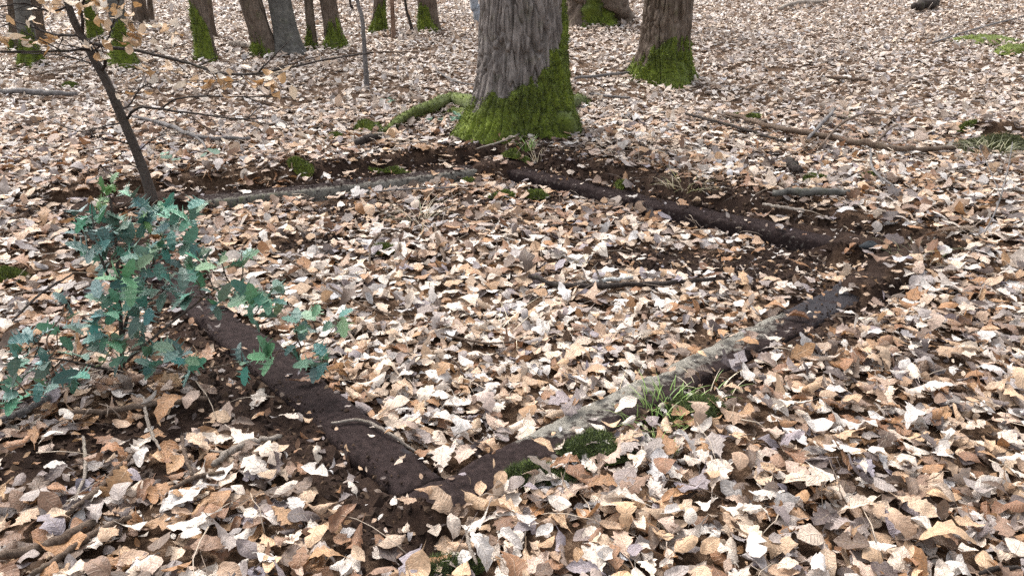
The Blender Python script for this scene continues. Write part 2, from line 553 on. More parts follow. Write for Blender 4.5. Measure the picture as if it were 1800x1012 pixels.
# ---------------------------------------------------------------- leaves: outlines and curls
def leaf_template(kind, rng, lod):
    if kind == 'oak':
        ns = {0: 15, 1: 9, 2: 4}[lod]; nc = {0: 5, 1: 3, 2: 3}[lod]
    else:
        ns = {0: 9, 1: 6, 2: 4}[lod]; nc = {0: 5, 1: 3, 2: 3}[lod]
    t = np.linspace(0, 1, ns)
    stalk = lod == 0 and rng.random() < .7
    if stalk:
        t = np.concatenate([[-rng.uniform(.12, .25)], np.linspace(0, 1, ns - 1)])
    if kind == 'oak':
        env = np.interp(t, [0, .1, .3, .55, .75, .92, 1], [.02, .07, .17, .29, .27, .15, .02])
        lob = .5 + .5 * np.cos(2 * math.pi * (t * 5.0 - rng.uniform(.1, .4)))
        w = env * (.62 + .48 * lob) if lod < 2 else env
        L = rng.uniform(.085, .125)
    elif kind == 'round':
        w = .38 * np.sin(math.pi * np.clip(t, .015, .985) ** .8) ** .65
        L = rng.uniform(.055, .085)
    else:
        w = .315 * np.sin(math.pi * np.clip(t, .012, .988) ** .88) ** .78
        L = rng.uniform(.060, .092)
    if stalk:
        w[0] = .010; w[1] = .014
    c = np.linspace(-1, 1, nc)
    X = (t - .5)[:, None] + 0 * c[None, :]
    jag = 1 + (.065 if kind != 'oak' else .08) * rng.standard_normal((ns, 2)) * (lod < 2)
    if lod < 2 and rng.random() < .35:      # a torn bite
        j = rng.integers(2, ns - 1); jag[j, rng.integers(0, 2)] *= rng.uniform(.15, .6)
    Yc = w[:, None] * c[None, :] * np.where(c[None, :] < 0, jag[:, :1], jag[:, 1:])
    # roll across, bend along, twist, crumple
    roll = rng.choice([rng.uniform(-.7, .7), rng.uniform(.8, 2.0) * rng.choice([-1, 1])], p=[.72, .28])
    a = roll * c[None, :] * (w / w.max())[:, None] * (1 + .5 * rng.uniform(-1, 1) * (t - .5)[:, None])
    rr = Yc / np.where(np.abs(a) < 1e-3, 1, a)
    Y = np.where(np.abs(a) < 1e-3, Yc, rr * np.sin(a))
    Z = np.where(np.abs(a) < 1e-3, 0, rr * (1 - np.cos(a)))
    Z = Z + rng.uniform(-.07, .12) * np.abs(Yc) * 2
    bend = rng.normal(0, .55)
    Z = Z + bend * (t[:, None] - rng.uniform(.3, .7)) ** 2 * .8
    tw = rng.normal(0, .55) * (t[:, None] - .5)
    Y, Z = Y * np.cos(tw) - Z * np.sin(tw), Y * np.sin(tw) + Z * np.cos(tw)
    ph = rng.uniform(0, 6, 4)
    cr = rng.uniform(.012, .06)
    Z = Z + cr * (np.sin(11 * X + ph[0] + 3 * c[None, :]) * np.abs(c)[None, :] + .6 * np.sin(17 * X + ph[1]) * np.sin(5 * Yc / .3 + ph[2]))
    if rng.random() < .3:        # a folded tip or stalk end
        k = (t > .72)[:, None] if rng.random() < .6 else (t < .25)[:, None]
        Z = Z + k * np.abs(t[:, None] - .5) * rng.uniform(.2, .5)
    V = np.stack([X, Y, Z], -1).reshape(-1, 3)
    V -= V.mean(0)
    uv = np.stack([t[:, None] + 0 * c[None, :], c[None, :] + 0 * t[:, None], 0 * X], -1).reshape(-1, 3)
    return V * L, grid_quads(ns, nc), uv


def templates(n, lod, seed, p=(.62, .26, .12)):
    rng = np.random.default_rng(seed)
    return [leaf_template(rng.choice(['beech', 'oak', 'round'], p=p), rng, lod) for _ in range(n)]


PAL = {
    'pale': np.array([(.58, .48, .40), (.62, .54, .465), (.53, .42, .33), (.57, .52, .48), (.64, .57, .505)]),
    'tan': np.array([(.43, .29, .19), (.48, .34, .23), (.38, .25, .165), (.44, .32, .25), (.50, .33, .20)]),
    'brown': np.array([(.25, .12, .055), (.31, .155, .065), (.19, .09, .045), (.34, .19, .09), (.22, .13, .085)]),
    'grey': np.array([(.25, .20, .18), (.31, .26, .235), (.20, .16, .155), (.29, .245, .225), (.24, .20, .215)]),
    'dark': np.array([(.10, .06, .04), (.075, .05, .045), (.13, .085, .06)]),
}
PK = list(PAL)


def pick_colours(x, y, rng):
    n = len(x)
    lo = fbm(x * .9, y * .9, 13, 3) - .5
    d, _, _ = bars(x, y)
    s = soil(x, y)
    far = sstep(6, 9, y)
    left = (1 - sstep(-1.4, -.4, x)) * (1 - sstep(2.8, 3.6, y))
    back_in = sstep(0, .2, d) * sstep(4.2, 5.2, y)
    lo = lo + .55 * (fbm(x * .28 + 3, y * .28, 15, 2) - .5)
    light = .50 + .9 * lo + .42 * far - .42 * left - .46 * back_in - .4 * s + .12 * sstep(.1, .4, d) * (1 - back_in)
    light = np.clip(light, .05, 1.15)
    W = np.stack([.10 + .55 * light, .30 + 0 * light, .34 - .22 * light, .16 - .02 * light + .03 * (1 - far), .20 - .17 * light], 1)
    W /= W.sum(1)[:, None]
    k = (rng.random(n)[:, None] > np.cumsum(W, 1)).sum(1).clip(0, 4)
    col = np.zeros((n, 3))
    for j, key in enumerate(PK):
        m = k == j
        col[m] = PAL[key][rng.integers(0, len(PAL[key]), m.sum())]
    col *= rng.uniform(.8, 1.15, n)[:, None]
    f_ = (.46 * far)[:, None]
    col = col * (1 - f_) + np.array([.55, .475, .42]) * f_  # far leaves paler: dry top layer, plus glancing sheen put into the colour
    warm = rng.normal(0, .04, n)
    col *= np.stack([1 + warm, 1 + .2 * warm, 1 - warm], 1)
    return np.clip(col, .01, .75)


def rot_mats(yaw, tilt, axis, flip):
    """yaw, then a tilt about a level axis"""
    n = len(yaw)
    c, s = np.cos(yaw), np.sin(yaw)
    Rz = np.zeros((n, 3, 3)); Rz[:, 0, 0] = c; Rz[:, 0, 1] = -s; Rz[:, 1, 0] = s; Rz[:, 1, 1] = c; Rz[:, 2, 2] = 1
    a = np.stack([np.cos(axis), np.sin(axis), 0 * axis], 1)
    K = np.zeros((n, 3, 3))
    K[:, 0, 2] = a[:, 1]; K[:, 1, 2] = -a[:, 0]; K[:, 2, 0] = -a[:, 1]; K[:, 2, 1] = a[:, 0]
    Rt = np.eye(3) + np.sin(tilt)[:, None, None] * K + (1 - np.cos(tilt))[:, None, None] * (K @ K)
    F = np.zeros((n, 3, 3)); F[:, 0, 0] = 1; F[:, 1, 1] = flip; F[:, 2, 2] = flip
    return Rt @ Rz @ F


def scatter(x, y, tpl, rng, lift, tilt_sd, size=1.0, steep=.12):
    """joined leaves at the given places"""
    n = len(x)
    z0 = height(x, y)
    z0 = np.where(np.abs(bars(x, y)[0]) < BAR_HW, np.maximum(z0, BAR_Z + .004), z0)
    yaw = rng.uniform(0, 2 * math.pi, n)
    tilt = np.abs(rng.normal(0, tilt_sd, n))
    st_ = rng.random(n) < steep
    tilt[st_] = rng.uniform(.6, 1.3, st_.sum())
    R = rot_mats(yaw, tilt, rng.uniform(0, 2 * math.pi, n), rng.choice([-1, 1], n))
    col = pick_colours(x, y, rng)
    ti = rng.integers(0, len(tpl), n)
    sc = np.clip(rng.normal(.97, .22, n), .5, 1.5) * size
    lf_ = rng.random(n) * lift
    J = []
    base = 0
    VV, QQ, CC, UU = [], [], [], []
    for j, (V, Q, U) in enumerate(tpl):
        m = np.nonzero(ti == j)[0]
        if not len(m): continue
        W = np.einsum('nij,vj->nvi', R[m], V) * sc[m][:, None, None]
        low = W[:, :, 2].min(1)
        W[:, :, 0] += x[m][:, None]; W[:, :, 1] += y[m][:, None]
        W[:, :, 2] += (z0[m] + lf_[m] - np.minimum(low * .75, 0))[:, None]
        VV.append(W.reshape(-1, 3))
        QQ.append((Q[None] + (base + np.arange(len(m)) * len(V))[:, None, None]).reshape(-1, 4))
        CC.append(np.repeat(col[m], len(V), 0)); UU.append(np.tile(U, (len(m), 1)))
        base += len(m) * len(V)
    return np.vstack(VV), np.vstack(QQ), np.vstack(CC), np.vstack(UU)


def wedge_points(y0, y1, dens, rng, margin=.7):
    """random places in the wedge of ground that the view and a step to either side take in"""
    w1 = .70 * y1 + margin
    n = int((y1 - y0) * 2 * w1 * dens)
    x = rng.uniform(-w1, w1, n); y = rng.uniform(y0, y1, n)
    m = np.abs(x) < .70 * y + margin
    return x[m], y[m]


TREE_FEET = []      # (x, y, r) kept clear of litter


def thin(x, y, rng, keep_soil=.10):
    s = soil(x, y)
    d, idx, _ = bars(x, y)
    cov = blob(x, y, COVER_SPOTS)
    onbar = (np.abs(d) < .12) * (1 - .8 * cov)
    p = 1 - s * (1 - keep_soil)
    p = np.where(onbar > .5, np.minimum(p, np.where(d < -.04, .13, np.where(d > .06, .10, .03))), p)
    p = p * (1 - .85 * blob(x, y, CLEAR_SPOTS))
    p = p * (.55 + .45 * sstep(.22, .5, fbm(x * 2.4, y * 2.4, 21, 3)))
    for (cx, cy, r) in TREE_FEET:
        p = np.where(np.hypot(x - cx, y - cy) < r, 0, p)
    m = rng.random(len(x)) < p
    return x[m], y[m]


# ---------------------------------------------------------------- moss, grass and fuzz
MOSS_A, MOSS_B = np.array((.215, .255, .030)), np.array((.085, .118, .016))


def fuzz(points, normals, length, width, rng, colour, spread=.8):
    """little upright fronds as single triangles"""
    n = len(points)
    d = normals + rng.normal(0, spread, (n, 3)); d /= np.linalg.norm(d, axis=1)[:, None]
    s = np.cross(d, rng.normal(0, 1, (n, 3))); s /= np.linalg.norm(s, axis=1)[:, None]
    ln = length * rng.uniform(.5, 1.3, n)[:, None]; wd = width * rng.uniform(.6, 1.3, n)[:, None]
    V = np.stack([points - s * wd - d * ln * .2, points + s * wd - d * ln * .2, points + d * ln], 1).reshape(-1, 3)
    T = np.arange(3 * n).reshape(-1, 3)
    C = np.repeat(colour, 3, 0)
    return V, T, C


def moss_colour(n, rng, a=MOSS_A, b=MOSS_B):
    f = rng.random(n)[:, None]
    return (a * f + b * (1 - f)) * rng.uniform(.6, 1.3, n)[:, None]


def moss_cushion(px, py, rx, ry, rz, label, seed, cols=(MOSS_A, MOSS_B), nf=900, fl_=.012, fw=.003, up=.0):
    rng = np.random.default_rng(seed)
    c = G(px, py)
    root = thing('moss_cushion', (c[0], c[1], c[2]), label, 'moss', 'moss cushions on the forest floor')
    nr, ns = 9, 22
    a = np.linspace(0, 2 * math.pi, ns, endpoint=False)
    f = np.linspace(0, 1, nr)[:, None]
    edge = 1 + .5 * (fbm(a * 7 / (2 * math.pi), 0 * a + seed, seed % 30, 3, 7) - .5) * 2
    X = np.cos(a)[None] * f * edge[None] * rx; Y = np.sin(a)[None] * f * edge[None] * ry
    Z = rz * (1 - f ** 2.2) * (.7 + .7 * fbm(X * 22 + seed, Y * 22, 3, 3)) + height(c[0] + X, c[1] + Y) - c[2] - .004 + up
    V = np.stack([X, Y, Z], -1).reshape(-1, 3)
    col = np.broadcast_to((cols[0] + cols[1]) / 2.4, V.shape)
    obj('cushion', mesh_from('cushion', V, grid_quads(nr, ns, True), None, col), M['moss'], root)
    aa = rng.uniform(0, 2 * math.pi, nf); rr = np.sqrt(rng.random(nf)) * .97
    e = np.interp(aa, np.append(a, 2 * math.pi), np.append(edge, edge[0]))
    x = np.cos(aa) * rr * e * rx; y = np.sin(aa) * rr * e * ry
    z = rz * (1 - rr ** 2.2) * (.7 + .7 * fbm(x * 22 + seed, y * 22, 3, 3)) + height(c[0] + x, c[1] + y) - c[2] + up
    nrm = np.stack([x / rx * .7, y / ry * .7, 1 + 0 * x], 1)
    V, T, C = fuzz(np.stack([x, y, z], 1), nrm, fl_, fw, rng, moss_colour(nf, rng, *cols))
    obj('fronds', mesh_from('fronds', V, None, T, C, smooth=False), M['moss'], root, kind='stuff')
    return root


def blades(n, r, length, width, rng, colours, droop=.6, lean=.5):
    """arching grass blades from a small foot"""
    m = 5
    t = np.linspace(0, 1, m)
    a = rng.uniform(0, 2 * math.pi, n); rad = r * np.sqrt(rng.random(n))
    L = length * rng.uniform(.5, 1.15, n)
    out = rng.uniform(.1, 1, n) * lean; dr = rng.uniform(.2, 1, n) * droop
    b = a + rng.normal(0, .7, n)
    hx = (out[:, None] * t + dr[:, None] * t ** 2.2) * L[:, None]
    hz = (t - .55 * dr[:, None] * t ** 2.4) * L[:, None]
    cx = np.cos(a) * rad; cy = np.sin(a) * rad
    X = cx[:, None] + np.cos(b)[:, None] * hx; Y = cy[:, None] + np.sin(b)[:, None] * hx
    w = width * (1 - t ** 1.6)[None] + .0003
    sx, sy = -np.sin(b)[:, None] * w, np.cos(b)[:, None] * w
    V = np.stack([np.stack([X - sx, Y - sy, hz], -1), np.stack([X + sx, Y + sy, hz], -1)], 2).reshape(n, -1, 3)
    Q1 = grid_quads(m, 2)
    Q = (Q1[None] + (np.arange(n) * 2 * m)[:, None, None]).reshape(-1, 4)
    C = np.repeat(np.array(colours)[rng.integers(0, len(colours), n)] * rng.uniform(.7, 1.2, n)[:, None], 2 * m, 0)
    return V.reshape(-1, 3), Q, C


GREEN = [(.11, .19, .030), (.15, .25, .045), (.08, .14, .025), (.20, .27, .07)]
STRAW = [(.50, .42, .28), (.58, .50, .36), (.38, .30, .19), (.44, .36, .26)]


def tuft(px, py, label, seed, n, r, length, width, cols, droop=.6, lean=.5, name='grass_tuft', up=0):
    rng = np.random.default_rng(seed)
    c = G(px, py)
    root = thing(name, (c[0], c[1], c[2] + up), label, 'grass', 'grass tufts among the leaves')
    V, Q, C = blades(n, r, length, width, rng, cols, droop, lean)
    V[:, 2] += height(c[0] + V[:, 0], c[1] + V[:, 1]) * 0
    obj('blades', mesh_from('blades', V, Q, None, C), M['grass'], root, kind='stuff')


# ---------------------------------------------------------------- trees
def trunk_grid(base, top, R0, flare, seed, ns, nz_low, ridge, nridge, height_m=7.0, lobes=5, flare_h=.22, z_low=1.7):
    """surface of a trunk; base = foot point, top = a point on its axis higher up"""
    b = np.array(base, float); tp = np.array(top, float)
    lean = (tp[:2] - b[:2]) / max(tp[2] - b[2], .2)
    zs = np.concatenate([np.linspace(-.22, z_low, nz_low), np.linspace(z_low, height_m, 14)[1:]])
    th = np.linspace(0, 2 * math.pi, ns, endpoint=False)
    Zg = zs[:, None] + 0 * th; T = th[None] + 0 * zs[:, None]
    rng = np.random.default_rng(seed)
    lob = sum(rng.uniform(.3, 1) * np.cos((k + 2) * T + rng.uniform(0, 6)) for k in range(lobes)) / lobes * 1.4
    R = R0 * (1 - .035 * Zg) * (1 + .025 * np.cos(2 * T + seed) + .03 * (fbm(T / (2 * math.pi) * 6, Zg * 1.5, seed % 50, 3, 6) - .5))
    zz = np.clip(Zg, 0, None)
    R = R + flare * np.exp(-zz / flare_h) * (.65 + .75 * lob) * (1 + .3 * np.clip(-Zg, 0, .3))
    if ridge:
        u = T / (2 * math.pi) * nridge
        wob = 1.3 * (fbm(T / (2 * math.pi) * 10, Zg * 2.6, 17, 3, 10) - .5)
        warp = 1.3 * fbm(T / (2 * math.pi) * 22, Zg * 1.7, 27, 2, 22)
        n = fbm(u + wob * 1.0, Zg * 3.6 + wob + warp, seed % 40 + 3, 2, nridge)
        crack = 1 - sstep(.02, .26, np.abs(2 * n - 1))
        n2 = noise(u * 1.7 - wob * 2 + 5, Zg * 7 + wob * 3, seed % 40 + 9, int(nridge * 1.7))
        crack2 = (1 - sstep(.0, .25, np.abs(2 * n2 - 1))) * .5
        R = R - ridge * np.maximum(crack, crack2) + ridge * .55 * (noise(u * 2, Zg * 15, 8, nridge * 2) - .5) + ridge * .3
    lz = np.clip(Zg, 0, 4)
    V = np.stack([lean[0] * lz + np.cos(T) * R, lean[1] * lz + np.sin(T) * R, Zg], -1)
    Nn = np.stack([np.cos(T), np.sin(T), .25 * np.exp(-zz / flare_h)], -1)
    Nn /= np.linalg.norm(Nn, axis=-1)[..., None]
    return V, Nn, T, Zg


def tree(name, base, top, R0, mat, label, flare=.08, seed=1, ns=48, nz=40, ridge=.006, nridge=30, moss_h=None, moss_amt=.0, nfuzz=1500, fz=(.016, .005), group='tree trunks of the wood', cat='tree', roots=(), height_m=7.0, flare_h=.22, lobes=5, moss_cols=(MOSS_A, MOSS_B), thick=.012):
    root = thing(name, base, label, cat, group)
    TREE_FEET.append((base[0], base[1], R0 * 1.05))
    V, Nn, T, Zg = trunk_grid((0, 0, 0), np.array(top) - np.array(base), R0, flare, seed, ns, nz, ridge, nridge, height_m, lobes, flare_h)
    nr = V.shape[0]
    obj('trunk', mesh_from('trunk', V.reshape(-1, 3), grid_quads(nr, ns, True)), mat, root)
    if moss_h is not None:
        rng = np.random.default_rng(seed + 100)
        hm = moss_h(T) + .22 * moss_amt * (fbm(T / (2 * math.pi) * 9, Zg * 5, 30, 4, 9) - .5) + .16 * moss_amt * (noise(T / (2 * math.pi) * 46, Zg * 3, 35, 46) - .5)
        mask = hm - Zg
        off = np.clip(mask / .06, -1, 1) * thick - .002 + thick * 1.5 * (fbm(T / (2 * math.pi) * 40, Zg * 14, 31, 4, 40) - .5)
        Vm = V + Nn * off[..., None]
        rows = np.nonzero((mask > -.12).any(1))[0].max() + 2
        rows = min(rows, nr)
        Q = grid_quads(rows, ns, True)
        ok = (mask.reshape(-1)[Q] > -.05).any(1)
        shade = .25 + 1.5 * fbm(T / (2 * math.pi) * 14, Zg * 7, 33, 4, 14)
        col = ((moss_cols[0] + moss_cols[1]) / 2)[None, None] * shade[..., None]
        obj('moss', mesh_from('moss', Vm[:rows].reshape(-1, 3), Q[ok], None, col[:rows].reshape(-1, 3)), M['moss'], root)
        cand = np.argwhere((mask + .10 * (noise(T / (2 * math.pi) * 60, Zg * 22, 37, 60) - .5) > -.03) & (Zg > -.05) & (Zg < 1.75))
        if len(cand) and nfuzz:
            ii = cand[rng.integers(0, len(cand), nfuzz)]
            pt = Vm[ii[:, 0], ii[:, 1]] + rng.normal(0, .006, (nfuzz, 3)); nn = Nn[ii[:, 0], ii[:, 1]] + np.array([0, 0, -.15])
            sh = shade[ii[:, 0], ii[:, 1]][:, None]
            Vf, Tf, Cf = fuzz(pt, nn, fz[0], fz[1], rng, moss_colour(nfuzz, rng, *moss_cols) * sh, .6)
            obj('moss_fronds', mesh_from('moss_fronds', Vf, None, Tf, Cf, smooth=False), M['moss'], root, kind='stuff')
    for (pts, rad, mossy) in roots:
        L = smooth_line(pts, 22) - np.array(base)
        Vr, Qr, Tr = tube_arrays(L, rad, 14, .34, seed)
        shade = .3 + .8 * fbm(Vr[:, 0] * 9, Vr[:, 2] * 9 + Vr[:, 1] * 5, 12, 3)
        obj('root', mesh_from('root', Vr, Qr, Tr, ((moss_cols[0] + moss_cols[1]) / 2)[None] * shade[:, None]), M['moss'] if mossy else mat, root)
        if mossy:
            rng = np.random.default_rng(seed + 7)
            nf = 2600
            i = rng.integers(0, 22 * 14, nf)
            cen = np.repeat(L, 14, 0)[i]
            nn = Vr[:-2][i] - cen; nn /= np.linalg.norm(nn, axis=1)[:, None] + 1e-9
            Vf, Tf, Cf = fuzz(Vr[:-2][i] + rng.normal(0, .008, (nf, 3)), nn, .014, .0045, rng, moss_colour(nf, rng, *moss_cols) * .6, .6)
            obj('moss_fronds', mesh_from('moss_fronds', Vf, None, Tf, Cf, smooth=False), M['moss'], root, kind='stuff')
    return root


def up_at(base, px, py):
    """a point on a trunk's axis at the base's distance, seen at the pixel"""
    return P(px, py, base[1])


def big_oak():
    b = G(915, 250)
    R0 = 138 * (b[1] + .5) / FPX / 2
    def mh(T):        # moss line: angle measured so that -pi/2 faces the camera, 0 is the right side
        return np.interp(np.mod(T + math.pi, 2 * math.pi) - math.pi, [-3.14, -2.6, -1.9, -1.5, -1.15, -.85, -.5, 0, .8, 1.6, 2.6, 3.14], [.30, .27, .27, .36, .48, .64, .84, 1.35, 1.2, .6, .35, .30])
    def q(px, py, dz=0): return G(px, py) + np.array([0, 0, dz])
    b0 = b + np.array([.02, R0 + .14, 0])
    roots = [([b0 + np.array([-R0 * .75, -.1, .16]), q(800, 188, .08), q(752, 207, .09), q(715, 220, .08), q(672, 238, .02)], [.085, .06, .05, .045, .02], True),
             ([b0 + np.array([-R0 * .7, -.2, .08]), q(800, 206, .03), q(775, 213, .0)], [.08, .05, .02], True),
             ([b0 + np.array([R0 * .5, -.05, .12]), b0 + np.array([R0 * 1.05, -.30, .12]), q(1002, 214, .03), q(985, 244, -.05)], [.10, .085, .06, .03], True),
             ([b0 + np.array([R0 * .6, -.1, .20]), q(1022, 182, .02), q(1040, 196, -.05)], [.10, .055, .03], True)]
    tree('oak_tree', b0, up_at(b0, 917, 0), R0, M['oak'], 'big oak trunk with furrowed grey bark and thickly mossed foot', flare=.27, lobes=3, seed=5, ns=430, nz=190, ridge=.034, nridge=46,
         moss_h=mh, moss_amt=1.5, nfuzz=34000, fz=(.020, .0045), roots=roots, flare_h=.30, thick=.020)


big_oak()


def right_oak():
    b = G(1168, 148)
    R0 = 82 * b[1] / FPX / 2
    b0 = b + np.array([0, R0 * .8, 0])
    def mh(T):
        a = np.mod(T + math.pi, 2 * math.pi) - math.pi
        return np.interp(a, [-3.14, -2.4, -1.8, -1.5, -1.2, -.6, 0, 1.5, 3.14], [.30, .25, .42, .50, .40, .36, .52, .2, .30]) * .95
    tree('oak_tree', b0, up_at(b0, 1176, 0), R0, M['bark_brown'], 'medium oak trunk with scaly brown bark standing right of the big oak', flare=.20, seed=9, ns=300, nz=140, ridge=.036, nridge=26,
         moss_h=mh, moss_amt=2.2, nfuzz=9000, fz=(.022, .007), flare_h=.22, thick=.018)


right_oak()


def old_trunk():
    b = G(1040, 45)
    b0 = b + np.array([0, .3, 0])
    R0 = 100 * b0[1] / FPX / 2
    def mh(T):
        a = np.mod(T + math.pi, 2 * math.pi) - math.pi
        return np.interp(a, [-3.14, -1.5, -1.25, -1.05, -.85, -.7, 3.14], [-.2, -.1, 1.4, 1.5, 1.3, -.1, -.2])
    def q(px, py, dz=0): return G(px, py) + np.array([0, 0, dz])
    roots = [([b0 + np.array([R0 * .3, -.2, .7]), b0 + np.array([R0 * .75, -.35, .3]), q(1112, 28, -.1)], [.20, .17, .09], False),
             ([b0 + np.array([-R0 * .4, -.3, .55]), q(1005, 40, .05), q(985, 42, -.1)], [.2, .16, .08], False),
             ([b0 + np.array([0, -R0 * .7, .4]), q(1035, 47, .02), q(1022, 50, -.08)], [.2, .14, .06], True)]
    tree('gnarled_trunk', b0, up_at(b0, 1045, 0), R0 * .85, M['bark_brown'], 'broad gnarled old trunk with a moss streak, behind the gap between the two oaks', flare=.3, seed=13, ns=160, nz=80, ridge=.06, nridge=20,
         moss_h=mh, moss_amt=.5, nfuzz=2500, fz=(.03, .012), roots=roots, flare_h=.35)


old_trunk()

# the thinner trunks of the wood: foot pixel, pixel of the axis at the top edge, width in pixels, bark, moss height, label
TRUNKS = [
    ((755, 56), (750, 0), 31, 'bark_brown', .28, 'short brown trunk with green foot, next left of the big oak', .05),
    ((663, 58), (668, 0), 20, 'bark_brown', .30, 'slim brown trunk with mossy foot beside a reddish sapling', .05),
    ((692, 70), (689, 0), 7, 'bark_red', None, 'thin reddish straight sapling between two mossy trunks', .005),
    ((590, 86), (576, 0), 27, 'bark_brown', .22, 'leaning brown trunk with mossy foot, right of a thin dark one', .06),
    ((549, 86), (542, 0), 14, 'bark_brown', .14, 'thin dark trunk between the smooth beech and a mossy leaning trunk', .03),
    ((507, 96), (491, 0), 38, 'bark_grey', None, 'smooth grey beech trunk with flared foot, leaning left', .09),
    ((466, 98), (440, 0), 37, 'bark_brown', .10, 'dark rough trunk leaning left beside the smooth beech', .05),
    ((361, 106), (347, 0), 28, 'bark_brown', .62, 'brown trunk with tall green moss coat on its lower part', .05),
    ((372, 64), (367, 0), 10, 'bark_brown', None, 'thin pole trunk just behind the tall-mossed trunk', .02),
    ((214, 116), (203, 0), 26, 'bark_grey', .40, 'grey trunk with wide bright mossy foot, seen right of the leaning sapling', .11),
    ((247, 42), (243, 0), 21, 'bark_brown', None, 'far brown trunk right of the wide mossy foot', .04),
    ((266, 42), (263, 0), 8, 'bark_brown', None, 'far thin trunk close beside a thicker brown one', .02),
    ((168, 70), (152, 0), 17, 'bark_brown', .45, 'slim mossy trunk partly behind the leaning sapling', .04),
    ((68, 76), (60, 0), 19, 'bark_brown', None, 'plain brown trunk second from the left edge', .03),
    ((50, 116), (38, 0), 26, 'bark_grey', .30, 'grey trunk with mossy foot at the left edge', .06),
    ((26, 90), (20, 0), 14, 'bark_brown', .12, 'thin trunk nearest the left edge of the picture', .03),
]
for i, (ft, tp, w, mt, mo, lab, fl_) in enumerate(TRUNKS):
    b = G(*ft)
    R0 = w * b[1] / FPX / 2
    b0 = b + np.array([0, R0 * .6, 0])
    mh = None
    if mo:
        def mh(T, mo=mo): return mo * (.55 + .75 * np.cos(T + 1.9 + 1.1 * math.sin(3.7 * mo + R0 * 40))) + 0 * T
    tree('tree', b0, up_at(b0, *tp), R0, M[mt], lab, flare=fl_ * 1.5, seed=20 + i, ns=72, nz=60, ridge=(.003 if mt == 'bark_grey' else .016) * min(1, R0 / .1), nridge=16, moss_h=mh, moss_amt=1.3,
         nfuzz=1200 if mo else 0, fz=(.024, .009), flare_h=.16)

# slender young stems
def young_stem(pix, widths, mat, label, up_px, ns=8):
    b = G(*pix[0])
    pts = [b + np.array([0, 0, -.05])] + [P(px, py, b[1]) for px, py in pix[1:]] + [P(*up_px, b[1])]
    rad = [w * b[1] / FPX / 2 for w in widths]
    root = thing('sapling', b, label, 'sapling', 'young stems of the wood')
    V, Q, T = tube_arrays(smooth_line(pts, 40) - b, rad, ns, .12, 3)
    obj('stem', mesh_from('stem', V, Q, T), mat, root)
    return root, b


young_stem([(645, 158), (641, 90), (636, 30), (628, 0)], [10, 8, 7, 6, 4], M['stick_grey'], 'slender pale grey sapling standing alone left of the big oak', (600, -160))
young_stem([(727, 58), (720, 35), (712, 0)], [7, 5, 4, 3], M['twig_dark'], 'thin dark curved sapling next to the reddish one', (700, -150))
young_stem([(843, 40), (838, 15), (833, 0)], [15, 15, 14, 12], M['bark_pale'], 'smooth bluish pale stem half hidden by the left edge of the big oak', (815, -180), 14)
young_stem([(622, 22), (618, 10), (615, 0)], [5, 4, 4, 3], M['twig_dark'], 'far thin dark sapling between two mossy trunks', (600, -150))

# ---------------------------------------------------------------- leaf litter
rng = np.random.default_rng(3)
near_t = templates(44, 0, 1); mid_t = templates(36, 1, 2); far_t = templates(24, 2, 4)
parts = []
x, y = thin(*wedge_points(1.3, 3.5, 720, rng), rng, .08); parts.append(scatter(x, y, near_t, rng, .036, .18, .94, .06))
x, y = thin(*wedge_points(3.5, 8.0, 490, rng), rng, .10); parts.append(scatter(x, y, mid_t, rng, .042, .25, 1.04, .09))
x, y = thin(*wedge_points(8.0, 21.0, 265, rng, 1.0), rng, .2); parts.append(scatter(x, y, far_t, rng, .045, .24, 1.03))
# broken bits between the whole leaves and on the bare earth
x, y = wedge_points(1.25, 6.5, 480, rng, .5)
m = rng.random(len(x)) < .55 + .3 * soil(x, y) - .60 * (np.abs(bars(x, y)[0]) < .10)
parts.append(scatter(x[m], y[m], far_t, rng, .030, .45, .38))
V, Q, C, U, n = [], [], [], [], 0
for (v, q, c, u) in parts:
    V.append(v); Q.append(q + n); C.append(c); U.append(u); n += len(v)
me = mesh_from('leaf_litter', np.vstack(V), np.vstack(Q), None, np.vstack(C), np.vstack(U))
print("litter tris", 2 * len(me.polygons))
obj('leaf_litter', me, M['litter'], kind='stuff', label='deep litter of dry beech and oak leaves covering the forest floor')

# ---------------------------------------------------------------- single leaves on top, the ones that show largest
LEAF_MESH = {}
for kind, seed in (('beech', 51), ('oak', 52), ('round', 53)):
    LEAF_MESH[kind] = []
    r_ = np.random.default_rng(seed)
    for j in range(14):
        v, q, u = leaf_template(kind, r_, 0)
        roll = np.ptp(v[:, 2])
        me = mesh_from('fallen_leaf', v, q, None, None, u)
        me.materials.append(M['leaf'])
        LEAF_MESH[kind].append((me, v))

TONE = {'pale': 'pale cream', 'tan': 'light tan', 'brown': 'rusty brown', 'grey': 'dull mauve grey', 'dark': 'dark brown'}
KINDW = {'beech': 'beech leaf', 'oak': 'lobed oak leaf', 'round': 'rounded leaf'}


